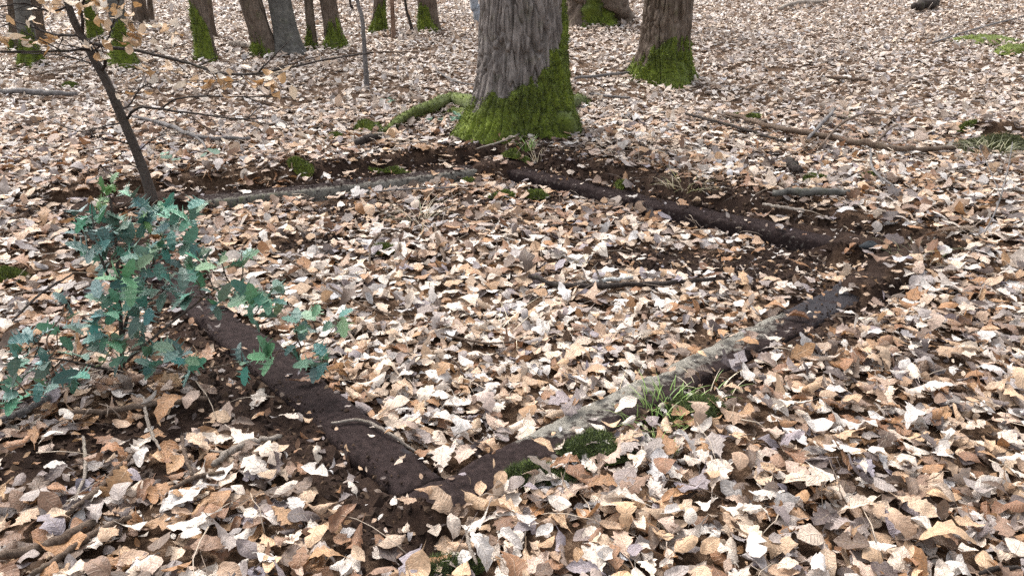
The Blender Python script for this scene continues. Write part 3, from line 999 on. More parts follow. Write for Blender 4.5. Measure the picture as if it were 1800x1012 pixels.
def lay_leaf(px, py, kind, tone, label, size=1.0, tilt=.25, yaw=None, which=None, lift=.045, group=None, rng=random, ground_pt=None):
    me, v = LEAF_MESH[kind][which if which is not None else rng.randrange(14)]
    c = G(px, py, lift) if ground_pt is None else ground_pt
    o = bpy.data.objects.new('fallen_leaf', me); COL.objects.link(o)
    yaw = rng.uniform(0, 6.28) if yaw is None else yaw
    R = rot_mats(np.array([yaw]), np.array([tilt]), np.array([rng.uniform(0, 6.28)]), np.array([rng.choice([-1, 1])]))[0]
    low = (v @ R.T)[:, 2].min() * size
    d = abs(float(bars(np.array([c[0]]), np.array([c[1]]))[0][0]))
    g = float(height(c[0], c[1]))
    if d < .11: g = max(g, BAR_Z)
    o.matrix_basis = Matrix.Translation((c[0], c[1], g + lift * (d > .11) - low * .8 + .002)) @ (Matrix(R.tolist()).to_4x4()) @ Matrix.Scale(size, 4)
    col = PAL[tone][rng.randrange(len(PAL[tone]))] * rng.uniform(.88, 1.12)
    o.color = (*col, 1)
    tag(o, label, 'leaf', group)
    return o


G_L = 'fallen leaves'
SPECIAL = [
    (508, 733, 'oak', 'pale', 'bright cream oak leaf lying alone on the dark soil of the left beam', .85, .2),
    (776, 872, 'round', 'tan', 'large crumpled tan leaf on the near corner of the footing', 1.45, .45),
    (905, 864, 'round', 'grey', 'small rounded greyish leaf beside a mauve oak leaf right of the near corner', .9, .3),
    (924, 868, 'oak', 'grey', 'mauve grey oak leaf propped upright right of the near corner', .75, .6),
    (714, 884, 'oak', 'tan', 'tan oak leaf flat on the dark beam left of the near corner', .8, .1),
    (742, 824, 'beech', 'brown', 'folded orange-brown beech leaf in the inner corner of the footing', .95, .5),
    (880, 852, 'beech', 'tan', 'curled orange-tan leaf on the right beam near the corner', 1.0, .5),
    (933, 838, 'beech', 'tan', 'upright tan beech leaf standing above the moss by the right beam', .9, 1.0),
    (622, 868, 'beech', 'pale', 'small pale leaf on the left side of the dark corner', .8, .3),
    (700, 716, 'round', 'pale', 'big cream leaf inside the footing near the left beam', 1.5, .3),
    (1447, 792, 'round', 'pale', 'large pale ribbed leaf spread flat in the right foreground', 1.6, .2),
    (1502, 896, 'oak', 'pale', 'silvery white oak leaf in the lower right foreground', 1.05, .15),
    (1477, 932, 'oak', 'grey', 'lilac grey oak leaf below the silvery white oak leaf', 1.0, .2),
    (1660, 800, 'oak', 'pale', 'pale deeply lobed oak leaf over a dark hollow at the right', 1.2, .35),
    (1490, 452, 'beech', 'brown', 'amber leaf standing up on the bare earth at the right corner', 1.25, 1.0),
    (1408, 452, 'beech', 'pale', 'small white leaf on the bare earth inside the right corner', 1.0, .2),
    (1289, 487, 'beech', 'pale', 'small cream leaf on dark earth left of the right corner', .9, .2),
    (1490, 512, 'oak', 'pale', 'pale oak leaf fallen on the damp right corner', .9, .2),
    (1355, 617, 'oak', 'grey', 'bluish grey oak leaf on the wet black end of the right beam', .8, .3),
    (1423, 584, 'beech', 'tan', 'small tan leaf on the wet black end of the right beam', .8, .3),
    (168, 962, 'oak', 'pale', 'whitish oak leaf in the bottom left foreground', 1.15, .2),
    (172, 910, 'oak', 'grey', 'big mauve oak leaf in the left foreground', 1.25, .25),
    (335, 945, 'round', 'pale', 'white crinkled round leaf in the bottom left foreground', 1.2, .2),
    (102, 865, 'beech', 'brown', 'rust red beech leaf on black soil at the left', 1.0, .2),
    (435, 820, 'beech', 'brown', 'glossy amber beech leaf beside the curved pale branch', 1.05, .3),
    (205, 790, 'beech', 'pale', 'pale beech leaf under speckled twigs at the left', 1.1, .4),
    (75, 755, 'beech', 'brown', 'large veined rusty leaf near the left edge', 1.2, .4),
    (775, 470, 'beech', 'brown', 'dark brown upturned leaf in the middle of the footing', 1.2, .8),
    (735, 590, 'round', 'brown', 'crumpled orange-brown leaf inside the footing left of centre', 1.2, .6),
    (655, 700, 'beech', 'tan', 'tan leaf leaning on the inner edge of the left beam', 1.0, .5),
]
for (px, py, kd, tn, lab, sz, tl) in SPECIAL:
    lay_leaf(px, py, kd, tn, lab, sz * .88, tl, group=G_L)

rl = random.Random(5)
spots = []
tries = 0
while len(spots) < 250 and tries < 20000:
    tries += 1
    px = rl.uniform(-10, 1810); py = 1015 - 330 * rl.random() ** 1.6
    if any((px - a) ** 2 + (py - b) ** 2 < (26 + .018 * py) ** 2 for a, b, in spots): continue
    if any((px - s[0]) ** 2 + (py - s[1]) ** 2 < 30 ** 2 for s in SPECIAL): continue
    c = flat(px, py)
    ss = float(soil(np.array([c[0]]), np.array([c[1]]))[0])
    if abs(float(bars(np.array([c[0]]), np.array([c[1]]))[0][0])) < .13 or rl.random() < ss * 1.05: continue
    spots.append((px, py))
ZONES = [('in the bottom left corner', lambda x, y: x < 300 and y > 880), ('at the bottom left of centre', lambda x, y: x < 620 and y > 900), ('under the holly', lambda x, y: x < 330), ('left of the dark beam', lambda x, y: x < 560 and y > 640 + .8 * (x - 420)),
         ('inside the footing', lambda x, y: y < 860 - .5 * (x - 760) and 400 < x < 1300), ('below the near corner', lambda x, y: x < 860), ('below the dark moss', lambda x, y: x < 1060), ('below the green grass', lambda x, y: x < 1240),
         ('right of the green grass', lambda x, y: x < 1420 and y < 860), ('at the bottom right of centre', lambda x, y: x < 1420), ('at the right edge', lambda x, y: x > 1640 and y < 860), ('in the bottom right corner', lambda x, y: x > 1640), ('in the right foreground', lambda x, y: True)]
rows = []
for (px, py) in spots:
    kd = rl.choices(['beech', 'oak', 'round'], [.55, .30, .15])[0]
    tn = rl.choices(PK, [.34, .30, .18, .13, .05] if px > 620 else [.18, .30, .30, .15, .07])[0]
    tl = abs(rl.gauss(0, .3)); sz = rl.uniform(.80, 1.22)
    zn = next(z for z, f in ZONES if f(px, py))
    big = 'large ' if sz > 1.09 else 'small ' if sz < .91 else ''
    rows.append((f"{big}{TONE[tn]} {KINDW[kd]}{' tipped up' if tl > .4 else ''} {zn}", px, py, kd, tn, tl, sz))
ORD = ['leftmost', 'second from left', 'third from left', 'fourth from left', 'fifth from left', 'sixth from left', 'seventh from left', 'eighth from left']
by = {}
for q in rows: by.setdefault(q[0], []).append(q)
for lab0, qs in by.items():
    qs.sort(key=lambda q: q[1])
    for n_, (lab, px, py, kd, tn, tl, sz) in enumerate(qs):
        if len(qs) > 1:
            lab += ', ' + ('rightmost' if n_ == len(qs) - 1 else ORD[min(n_, 7)])
        lay_leaf(px, py, kd, tn, lab, sz, tl, group=G_L, rng=rl)

# ---------------------------------------------------------------- crumbs of earth and tiny twigs
def crumbs():
    rng = np.random.default_rng(8)
    x, y = wedge_points(1.4, 7.4, 1500, rng, .3)
    m = rng.random(len(x)) < soil(x, y) * 1.0
    x, y = x[m], y[m]
    d, idx, _ = bars(x, y)
    on = np.abs(d) < .10
    m = ~on | (rng.random(len(x)) < np.where(d < -.05, .8, .15))
    x, y, on = x[m], y[m], on[m]
    z = np.maximum(height(x, y), np.where(on, BAR_Z + .001, -9))
    n = len(x)
    O = np.array([(1, 0, 0), (-1, 0, 0), (0, 1, 0), (0, -1, 0), (0, 0, 1), (0, 0, -1)], float)
    F = np.array([(0, 2, 4), (2, 1, 4), (1, 3, 4), (3, 0, 4), (2, 0, 5), (1, 2, 5), (3, 1, 5), (0, 3, 5)])
    s = np.where(on, .0048, .0105) * np.clip(rng.lognormal(0, .45, n), .3, 1.9)
    V = O[None] * (s[:, None, None] * rng.uniform(.5, 1.5, (n, 6, 1)))
    R = rot_mats(rng.uniform(0, 6, n), rng.uniform(0, 2, n), rng.uniform(0, 6, n), np.ones(n))
    V = np.einsum('nij,nvj->nvi', R, V) + np.stack([x, y, z], 1)[:, None]
    T = (F[None] + (np.arange(n) * 6)[:, None, None]).reshape(-1, 3)
    c = np.array([(.035, .021, .015), (.05, .032, .022), (.022, .014, .011), (.03, .018, .013), (.13, .085, .055)])[rng.integers(0, 5, n)]
    obj('soil_crumbs', mesh_from('soil_crumbs', V.reshape(-1, 3), None, T, np.repeat(c, 6, 0), smooth=False), M['crumb'], kind='stuff', label='loose dark crumbs of earth along the dug out beams')
    print("crumbs", n)


crumbs()


def twig_litter():
    rng = np.random.default_rng(18)
    J = Join()
    x1, y1 = wedge_points(1.4, 6.5, 26, rng, .5); x2, y2 = wedge_points(6.5, 18, 5, rng, .8)
    x, y = np.concatenate([x1, x2]), np.concatenate([y1, y2])
    on = np.abs(bars(x, y)[0]) < .12
    x, y = x[~on], y[~on]
    for cx, cy in zip(x, y):
        L = rng.uniform(.06, .26) * (1 + (cy > 6)); a = rng.uniform(0, 6.28)
        m = 5; t = np.linspace(-.5, .5, m)
        bx = cx + np.cos(a) * L * t + rng.normal(0, .006, m); by = cy + np.sin(a) * L * t + rng.normal(0, .006, m)
        z = float(height(cx, cy)) + .045 + rng.uniform(-.01, .03) + t * rng.normal(0, .06) + .012 * np.cos(t * 4)
        V, Q, T = tube_arrays(np.stack([bx, by, z], 1), [rng.uniform(.0012, .0030) * (1 + .6 * (cy > 6)), .0009], 4)
        c = np.array([(.12, .085, .06), (.22, .17, .13), (.06, .042, .033), (.36, .29, .22)])[rng.integers(0, 4)]
        J.add(V, Q, T, c)
    obj('twig_litter', J.mesh('twig_litter'), M['grass'], kind='stuff', label='fine dry twigs strewn among the leaves')


twig_litter()

# ---------------------------------------------------------------- fallen sticks and branches
def stick(pix, r, mat, label, forks=(), name='fallen_branch', lift=.05, arch=0, rough=.18, seed=1, knots=0):
    """a dead branch lying on the leaves along the traced line"""
    pts = []
    for k, p in enumerate(pix):
        c = G(p[0], p[1], lift)
        g = float(height(c[0], c[1]))
        if abs(float(bars(np.array([c[0]]), np.array([c[1]]))[0][0])) < .11: g = max(g, BAR_Z - lift + .012)
        pts.append(np.array([c[0], c[1], g + lift]) + np.array([0, 0, (p[2] if len(p) > 2 else 0)]))
    b = np.mean(pts, 0); b[2] = pts[0][2] - lift
    root = thing(name, b, label, 'stick' if name == 'twig' else 'branch', 'dead wood lying on the litter')
    n = max(10, 6 * len(pts))
    L = smooth_line(pts, n)
    rg = np.random.default_rng(seed + int(pix[0][0]))
    L[1:-1] += rg.normal(0, r * .22, (n - 2, 3))
    rad = list(r) if isinstance(r, (list, tuple)) else [r * .75, r, r * .95, r * .7]
    if knots:
        rad = [q * (1 + .5 * (j % 2)) for j, q in enumerate(np.repeat(rad, 5))]
    V, Q, T = tube_arrays(L - b, rad, 9, rough, seed)
    obj('shaft', mesh_from('shaft', V, Q, T), M[mat], root)
    for (fp, fr) in forks:
        q = []
        for p in fp:
            c = G(p[0], p[1], lift); q.append(np.array([c[0], c[1], float(height(c[0], c[1])) + lift + (p[2] if len(p) > 2 else 0)]))
        V, Q, T = tube_arrays(smooth_line(q, 12) - b, [fr, fr * .8, fr * .45], 7, rough, seed)
        obj('side_branch', mesh_from('side_branch', V, Q, T), M[mat], root)
    return root


STICKS = [
    ([(375, 818), (400, 798), (435, 780), (495, 768)], .012, 'stick_pale', 'curved bleached branch lying on dark soil left of the near corner'),
    ([(0, 978), (70, 965), (150, 925), (165, 918)], .015, 'stick_brown', 'stout brown branch at the bottom left edge'),
    ([(55, 1012), (115, 972), (175, 932), (232, 908)], .010, 'stick_brown', 'straight thin branch at the bottom left, below the stout one'),
    ([(118, 905), (170, 862), (205, 828), (232, 800)], .009, 'stick_brown', 'slanting brown stick in the left foreground leaves'),
    ([(582, 744), (640, 765), (690, 790), (735, 797), (775, 797)], .0055, 'stick_pale', 'thin whitish twig lying across the left beam'),
    ([(0, 738), (45, 722), (105, 690)], .012, 'stick_grey', 'grey stick under the holly at the left edge'),
    ([(120, 728), (230, 716), (300, 706), (365, 700)], .011, 'stick_brown', 'brown stick lying below the holly foot'),
    ([(930, 484), (985, 502), (1060, 503), (1150, 499), (1255, 491)], .015, 'twig_dark', 'dark rotten branch lying across the middle of the footing'),
    ([(1042, 496), (1075, 492), (1112, 489)], .012, 'white_wood', 'short white stick on top of the rotten branch'),
    ([(650, 468), (653, 440, .03), (680, 420, .05), (718, 410, 0)], .007, 'stick_brown', 'arched thin branch inside the footing, left'),
    ([(764, 395), (772, 428), (783, 458)], .012, 'stick_brown', 'short brown branch pointing to the camera beside dry grass'),
    ([(500, 452), (560, 490), (620, 528), (692, 556)], .0055, 'stick_brown', 'long thin twig inside the footing by the holly'),
    ([(775, 588), (850, 604), (905, 600)], .006, 'stick_brown', 'thin brown twig in the centre of the leaf bed'),
    ([(1278, 200), (1370, 226), (1450, 240), (1520, 253), (1600, 263), (1682, 258)], [.012, .02, .025, .025, .025, .02], 'stick_brown', 'long brown branch with forks lying on the slope at the right'),
    ([(1205, 200), (1320, 232), (1380, 250)], .014, 'twig_dark', 'dark branch running down towards the long forked one'),
    ([(1358, 341), (1420, 338), (1492, 337)], .026, 'bark_grey', 'dark grey log piece on the bank of the right beam'),
    ([(1340, 362), (1372, 370), (1414, 376)], .011, 'stick_pale', 'pale bare stick on the edge of the right soil bank'),
    ([(1386, 281), (1395, 294), (1408, 300)], .030, 'twig_dark', 'curled dark chunk of bark below the long forked branch'),
    ([(1530, 262), (1532, 292), (1548, 312), (1572, 328)], .009, 'stick_grey', 'thin grey crooked twig below the long forked branch'),
    ([(1730, 412), (1752, 370, .04), (1766, 320, .10), (1770, 290, .16)], .0045, 'stick_grey', 'thin pale twig rising near the right edge'),
    ([(235, 205), (300, 222), (345, 240), (440, 244)], .018, 'stick_grey', 'dark broken branch behind the leaning sapling'),
    ([(0, 160), (60, 163), (135, 166)], .030, 'stick_grey', 'thick grey fallen branch at the left edge'),
    ([(62, 131), (100, 124), (155, 116)], .014, 'stick_brown', 'brown branch left of the sapling, below the mossy trunks'),
    ([(404, 76), (425, 79), (447, 83)], .045, 'stick_pale', 'short pale log left of the dark leaning trunk'),
    ([(1370, 16), (1400, 5), (1455, 2)], .040, 'stick_pale', 'pale curved branch far up the slope'),
    ([(1606, 12), (1628, 9), (1648, 6)], .085, 'twig_dark', 'dark stubby log far up the slope at the right'),
    ([(1010, 138), (1060, 133), (1112, 127)], .018, 'stick_grey', 'grey branch lying between the two oaks'),
    ([(1036, 165), (1070, 170), (1108, 172)], .014, 'stick_grey', 'short grey branch right of the big oak foot'),
    ([(836, 264), (890, 246), (932, 226)], .007, 'stick_pale', 'thin pale twig against the moss of the big oak'),
    ([(768, 126), (800, 143), (842, 152)], .010, 'stick_grey', 'thin grey branch touching the left side of the big oak'),
    ([(610, 95), (680, 92), (735, 92)], .012, 'stick_brown', 'thin branch on the leaves left of the big oak trunk'),
    ([(1450, 136), (1490, 139), (1522, 141)], .018, 'stick_brown', 'short brown stick on the open slope at the right'),
    ([(1468, 192), (1420, 250, .03)], .016, 'stick_grey', 'grey stick crossing under the long forked branch'),
    ([(1722, 1008), (1755, 1000), (1800, 996)], .0055, 'twig_dark', 'dark knobbly twig in the bottom right corner'),
    ([(818, 925), (826, 960), (838, 992)], .005, 'stick_pale', 'thin straw coloured stalk below the near corner'),
    ([(20, 565), (75, 528, .03), (132, 498, .05)], .006, 'twig_dark', 'dark curved twig left of the holly'),
    ([(252, 698), (262, 750), (282, 792)], .006, 'stick_pale', 'pale speckled twig below the holly, right of another'),
    ([(146, 768), (150, 828), (128, 892)], .006, 'stick_pale', 'pale speckled twig lying over the slanting brown stick'),
    ([(320, 768), (326, 805), (338, 838)], .006, 'stick_brown', 'short upright twig near the bleached curved branch'),
    ([(1240, 618), (1290, 606), (1345, 594)], .0035, 'stick_pale', 'dry straw laid over the right beam'),
    ([(626, 252), (645, 245), (668, 238)], .030, 'twig_dark', 'dark stub of wood beside a moss cushion left of the big oak'),
    ([(655, 338), (720, 333), (800, 330)], .007, 'stick_grey', 'thin grey stick behind the mossy beam, inside the footing'),
    ([(300, 860), (345, 838), (395, 830)], .008, 'stick_brown', 'brown twig below the bleached curved branch'),
    ([(1640, 75), (1720, 50), (1800, 28)], .016, 'stick_grey', 'thin grey branch high on the slope at the right edge'),
]
FORK = {13: [([(1440, 262), (1475, 228, .04), (1520, 210, .05), (1578, 204, 0)], .012), ([(1540, 252), (1562, 232, .02), (1584, 218)], .013), ([(1440, 240), (1400, 268), (1350, 285)], .006), ([(1300, 212), (1240, 196), (1150, 190)], .006)],
        20: [([(330, 232), (355, 250), (362, 262)], .012)], 0: [([(400, 798), (370, 792)], .006)], 3: [([(170, 862), (150, 870)], .005)],
        19: [([(1756, 360, .05), (1735, 330, .10), (1712, 292, .14)], .0035)], 7: [([(1060, 503), (1045, 475, .02)], .009)]}
for i, (pix, r, mt, lab) in enumerate(STICKS):
    rr = r[1] if isinstance(r, list) else r
    s = stick(pix, r if not isinstance(r, list) else r[2], mt, lab, FORK.get(i, ()), 'twig' if rr < .0095 else 'fallen_branch', seed=i, lift=(.050 + rr * .6) if pix[0][1] > 345 else .062 + rr * .6, knots=(i == 33))

# ---------------------------------------------------------------- moss, grass, stone
D_A, D_B = np.array((.145, .185, .035)), np.array((.055, .085, .018))
CUSH = [(525, 299, .10, .06, .04, 'small bright moss cushion on the bank above the mossy beam', 0), (590, 247, .08, .06, .035, 'small moss tuft left of the big oak roots', 0),
        (645, 233, .13, .09, .08, 'rounded moss clump beside the dark stub of wood', 0), (940, 351, .08, .06, .05, 'bright moss ball inside the far corner of the footing', 0),
        (886, 350, .09, .05, .03, 'flat bright moss patch next to the moss ball', 0), (822, 326, .06, .04, .03, 'tiny moss tuft below the mossy beam', 0),
        (676, 447, .07, .05, .03, 'moss bit under the arched thin branch', 0), (1310, 210, .18, .07, .04, 'long moss streak on the slope by the forked branch', 0),
        (1732, 76, .55, .22, .09, 'wide olive moss mound high at the right', 0), (1790, 96, .35, .25, .10, 'moss mound cut by the right edge', 0),
        (1695, 232, .08, .05, .05, 'small green moss knob on a stick at the right', 0), (1487, 212, .09, .06, .04, 'dim moss tuft near the fork of the long branch', 0),
        (905, 280, .09, .06, .05, 'moss tuft in the soil right below the big oak', 0), (1430, 320, .09, .05, .03, 'low moss patch behind the dark grey log piece', 0),
        (1525, 318, .06, .04, .03, 'small moss dab right of the dark grey log piece', 0), (1040, 800, .13, .08, .04, 'dense dark green moss cushion against the right beam', 1),
        (1218, 727, .12, .08, .04, 'dark moss cushion beside the green grass on the right beam', 1), (960, 848, .14, .05, .025, 'thin dark moss film on soil right of the near corner', 1),
        (790, 1006, .08, .04, .02, 'dark moss at the bottom edge of the picture', 1), 
        (10, 492, .10, .06, .04, 'moss patch at the left edge beside the holly', 0), (125, 155, .09, .05, .04, 'moss knob on the leaves near the thick grey branch', 0),
        (1085, 345, .07, .04, .03, 'moss dab on the inner edge of the far right beam', 0), (700, 312, .28, .02, .02, 'moss fringe along the inner edge of the far beam', 0)]
for i, (px, py, rx, ry, rz, lab, dk) in enumerate(CUSH):
    near = py > 440
    moss_cushion(px, py, rx, ry, rz, lab, 200 + i, (D_A, D_B) if dk else (MOSS_A * 1.0, MOSS_B), 2600 if near else 700, .020 if near else .018, .0022 if near else .005, up=.02 if py < 460 else .012)

tuft(1150, 756, 'fresh green grass tuft growing beside the right beam', 61, 60, .12, .07, .0020, GREEN, .9, .9, up=.03)
tuft(1175, 722, 'green grass blades at the outer edge of the right beam, behind the fresh tuft', 62, 50, .11, .065, .0020, GREEN, .9, .9, up=.03)
tuft(1090, 738, 'pale dry straw bending over the right beam', 63, 12, .10, .13, .0012, STRAW, 1.2, 1.5, 'dry_grass_tuft', .03)
tuft(1240, 700, 'dry blades beside the dark moss on the right beam', 64, 16, .10, .07, .0016, GREEN + STRAW, 1.0, 1.0, up=.03)
tuft(1158, 815, 'few green shoots among the leaves right of the dark moss', 65, 14, .05, .06, .0018, GREEN, .5, .5, up=.035)
tuft(928, 270, 'small bright grass tuft in front of the big oak', 66, 26, .05, .13, .004, GREEN, .7, .6, up=.02)
tuft(945, 296, 'pale hanging straw below the big oak foot', 67, 8, .04, .16, .0015, STRAW, 1.2, 1.3, 'dry_grass_tuft', .05)
tuft(735, 396, 'bleached dry grass tuft inside the footing behind the short brown branch', 68, 40, .10, .17, .0018, STRAW[2:] + [(.12, .13, .05)], 1.3, 1.3, 'dry_grass_tuft', .03)
tuft(1205, 338, 'yellowish dry grass on the bank of the far right beam', 69, 60, .14, .11, .0025, STRAW[2:] + [(.20, .19, .07)], 1.3, 1.2, 'dry_grass_tuft', .03)
moss_cushion(1745, 276, .30, .16, .10, 'low olive mossy mound over a dark hollow at the right edge', 271, (np.array((.12, .125, .04)), np.array((.06, .065, .022))), 2600, .03, .004, up=.02)
tuft(1730, 282, 'short olive grass hanging from the mossy mound at the right edge', 71, 90, .20, .10, .0028, [(.16, .155, .07), (.12, .125, .05), (.24, .21, .13)], 1.5, 1.3, up=.08)
tuft(1610, 455, 'thin olive grass at the damp right corner', 72, 30, .14, .08, .0018, [(.16, .15, .07), (.12, .13, .05)], 1.2, 1.1, up=.02)
tuft(880, 600, 'thin pale stalks in the middle of the leaf bed', 73, 10, .14, .13, .0012, STRAW, 1.4, 1.8, 'dry_grass_tuft', .05)


def stone():
    c = G(1530, 428, .02)
    nr, ns = 12, 20
    ph = np.linspace(0, math.pi, nr)[:, None]; a = np.linspace(0, 2 * math.pi, ns, endpoint=False)[None]
    n = .6 + .7 * fbm(a / (2 * math.pi) * 5 + 0 * ph, ph * 1.6 + 0 * a, 2, 3, 5)
    V = np.stack([.065 * np.sin(ph) * np.cos(a) * n, .045 * np.sin(ph) * np.sin(a) * n, .03 * np.cos(ph) * n + 0 * a], -1).reshape(-1, 3)
    o = obj('stone', mesh_from('stone', V, grid_quads(nr, ns, True)), M['stone'], None, 'dark bluish rounded stone in the soil of the right corner', 'stone')
    o.location = (c[0], c[1], float(height(c[0], c[1])) - .004)


stone()

# ---------------------------------------------------------------- young beech with last year's leaves
def child_leaf(name, me, parent, base, pos, direction, normal_hint, size, colour, roll=0.0):
    d = Vector(direction).normalized()
    n = Vector(normal_hint)
    n = (n - d * n.dot(d))
    if n.length < 1e-3: n = d.orthogonal()
    n.normalize()
    s = n.cross(d)
    R = Matrix((d, s, n)).transposed() @ Matrix.Rotation(roll, 3, 'X')
    o = bpy.data.objects.new(name, me); COL.objects.link(o)
    o.parent = parent
    o.matrix_basis = Matrix.Translation(Vector(pos) - Vector(base)) @ R.to_4x4() @ Matrix.Scale(size, 4)
    o.color = (*colour, 1)
    return o


def hung_leaf_mesh(name, seed, mat, kind='beech'):
    r_ = np.random.default_rng(seed)
    v, q, u = leaf_template(kind, r_, 1)
    v = v / np.ptp(v[:, 0]); v[:, 0] -= v[:, 0].min()
    me = mesh_from(name, v, q, None, None, u); me.materials.append(mat)
    return me


def leaning_sapling():
    b = G(268, 352)
    Y = b[1]
    root = thing('beech_sapling', b, 'leaning young beech with thin dark branches and a few dry orange leaves', 'sapling')
    line = [(268, 356), (262, 330), (245, 280), (217, 212), (190, 150), (163, 100), (140, 58), (122, 15), (108, -40), (80, -150), (40, -300)]
    pts = [P(px, py, Y) for px, py in line]
    V, Q, T = tube_arrays(smooth_line(pts, 60) - b, [.038, .034, .031, .029, .027, .025, .023, .021, .019, .015, .010], 14, .10, 2)
    obj('stem', mesh_from('stem', V, Q, T), M['bark_sapling'], root)
    rg = np.random.default_rng(77)
    BR = [  # traced branch, radius px, how far the tip comes towards the camera
        ([(178, 126), (186, 112), (180, 92), (152, 88), (80, 92), (0, 90)], 5, -.5),
        ([(146, 70), (142, 62), (100, 60), (50, 45), (0, 26)], 5, .5),
        ([(150, 76), (200, 82), (260, 90), (330, 108), (385, 124), (450, 122), (540, 102), (640, 86)], 5, -.9),
        ([(142, 62), (146, 40), (143, 12), (150, -20)], 5, -.1),
        ([(224, 208), (240, 192), (275, 190), (340, 196), (420, 205), (470, 205)], 4, -.5),
        ([(285, 190), (310, 172), (360, 167), (440, 168), (545, 170)], 3, -.6),
        ([(212, 192), (225, 184), (250, 150), (300, 140)], 3, .3),
        ([(216, 216), (180, 225), (140, 232), (90, 215)], 2.5, .3),
        ([(232, 255), (200, 245), (170, 238), (155, 228)], 2.5, -.3),
        ([(175, 125), (172, 112), (110, 96), (40, 94), (-20, 88)], 3, .4),
        ([(120, 12), (90, 20), (40, 8), (0, 14)], 3, -.3),
        ([(160, 96), (190, 70), (200, 40), (210, 10), (225, -20)], 2.5, -.3),
        ([(240, 270), (262, 250), (290, 235), (330, 235)], 2, -.2),
        ([(252, 300), (225, 290), (190, 296), (175, 305)], 1.8, -.2),
    ]
    ends = []
    for pix, rp, dy in BR:
        n = len(pix)
        q = [P(px, py, Y + dy * (k / (n - 1)) ** 1.2) for k, (px, py) in enumerate(pix)]
        L = smooth_line(q, 8 * n)
        L[2:] += np.cumsum(rg.normal(0, .0016, (len(L) - 2, 3)), 0)
        r = rp * 1.3 * Y / FPX / 2
        V, Q, T = tube_arrays(L - b, [r, r * .8, r * .6, r * .35], 7, .1, 4)
        br = obj('branch', mesh_from('branch', V, Q, T), M['twig_dark'], root)
        J = Join()
        for _ in range(2 + n):          # fine side twigs
            i = rg.integers(len(L) // 4, len(L) - 3)
            t = L[i + 2] - L[i]; t /= np.linalg.norm(t)
            side = np.cross(t, rg.normal(0, 1, 3)); side /= np.linalg.norm(side)
            side[1] *= .6
            ln = rg.uniform(.10, .30)
            e = [L[i], L[i] + (t * .6 + side * .4) * ln * .5, L[i] + (t * .9 + side * .55) * ln]
            J.add(*tube_arrays(smooth_line(e, 7) - b, [r * .4, r * .2], 4))
            ends.append(e[2])
        obj('side_twigs', J.mesh('side_twigs'), M['twig_dark'], br, kind='stuff')
    meshes = [hung_leaf_mesh('dry_leaf', 300 + j, M['leaf']) for j in range(8)]
    CL = [(170, 8, 7, -.1), (115, 15, 6, .2), (200, 12, 7, -.3), (45, 30, 4, .3), (15, 75, 4, -.4), (40, 82, 6, -.4), (60, 68, 4, -.3), (55, 5, 4, -.2), (222, 62, 8, -.4), (248, 50, 7, -.4), (215, 75, 6, -.3),
          (235, 40, 5, -.4), (262, 112, 6, -.4), (280, 122, 5, -.5), (300, 125, 5, -.5), (315, 40, 4, -.5), (370, 128, 6, -.6), (360, 142, 5, -.6), (400, 145, 4, -.6), (450, 132, 7, -.7), (472, 142, 7, -.7), (485, 128, 4, -.7), (245, 158, 4, -.2),
          (155, 80, 4, -.2), (180, 95, 3, -.3), (130, 40, 3, 0), (195, 25, 5, -.3), (140, 5, 5, -.2), (90, 8, 5, .1), (290, 68, 4, -.4), (425, 142, 4, -.6)]
    orange = np.array([(.52, .33, .17), (.60, .43, .28), (.48, .28, .12), (.62, .50, .37), (.66, .57, .47)])
    J = Join()
    for (px, py, n, dy) in CL:
        c = P(px, py, Y + dy)
        for _ in range(n):
            ps = c + rg.normal(0, 1, 3) * np.array([.065, .05, .026])
            dr = np.array([rg.normal(.3, .7), rg.normal(0, .5), rg.normal(-.25, .3)])
            child_leaf('dry_leaf', meshes[rg.integers(8)], root, b, ps, dr, (rg.normal(0, .5), rg.normal(0, .5), 1), rg.uniform(.06, .085), orange[rg.integers(5)] * rg.uniform(.85, 1.15), rg.normal(0, .5))
            J.add(*tube_arrays(np.array([ps, ps - dr * .03 + (c - ps) * .5, c]) - b, [.0009, .0012], 4))
    obj('leaf_stalks', J.mesh('leaf_stalks'), M['twig_dark'], root, kind='stuff')


leaning_sapling()

# ---------------------------------------------------------------- holly
def holly_leaf_mesh(seed):
    r_ = np.random.default_rng(seed)
    a_, b_, c_ = (.19, .44, .69) if seed % 2 else (.15, .38, .62)
    t = np.array([0, .06, a_ - .045, a_, a_ + .035, b_ - .05, b_, b_ + .035, c_ - .05, c_, c_ + .035, .9, 1.0])
    env = .34 * np.sin(math.pi * np.clip(t, .02, .99) ** .92) ** .8
    spike = np.array([0, 0, 0, 1, 0, 0, 1, 0, 0, 1, 0, .35, 0.])
    w = env * (.68 + spike * r_.uniform(.75, 1.05, 13)); w[0] = .02; w[-1] = .004
    c = np.array([-1, 0, 1.])
    X = t[:, None] + spike[:, None] * .05 * np.abs(c)[None]
    Yc = w[:, None] * c[None] * (1 + .06 * r_.standard_normal((13, 1)))
    Z = r_.uniform(.05, .35) * np.abs(Yc) + (spike[:, None] * .045 - .015) * np.abs(c)[None] * r_.uniform(-.4, 1.2) - r_.uniform(-.1, .5) * (t[:, None] - .3) ** 2
    V = np.stack([X, Yc, Z], -1).reshape(-1, 3)
    uv = np.stack([t[:, None] + 0 * c[None], c[None] + 0 * t[:, None], 0 * X], -1).reshape(-1, 3)
    me = mesh_from('leaf', V, grid_quads(13, 3), None, None, uv); me.materials.append(M['holly'])
    return me


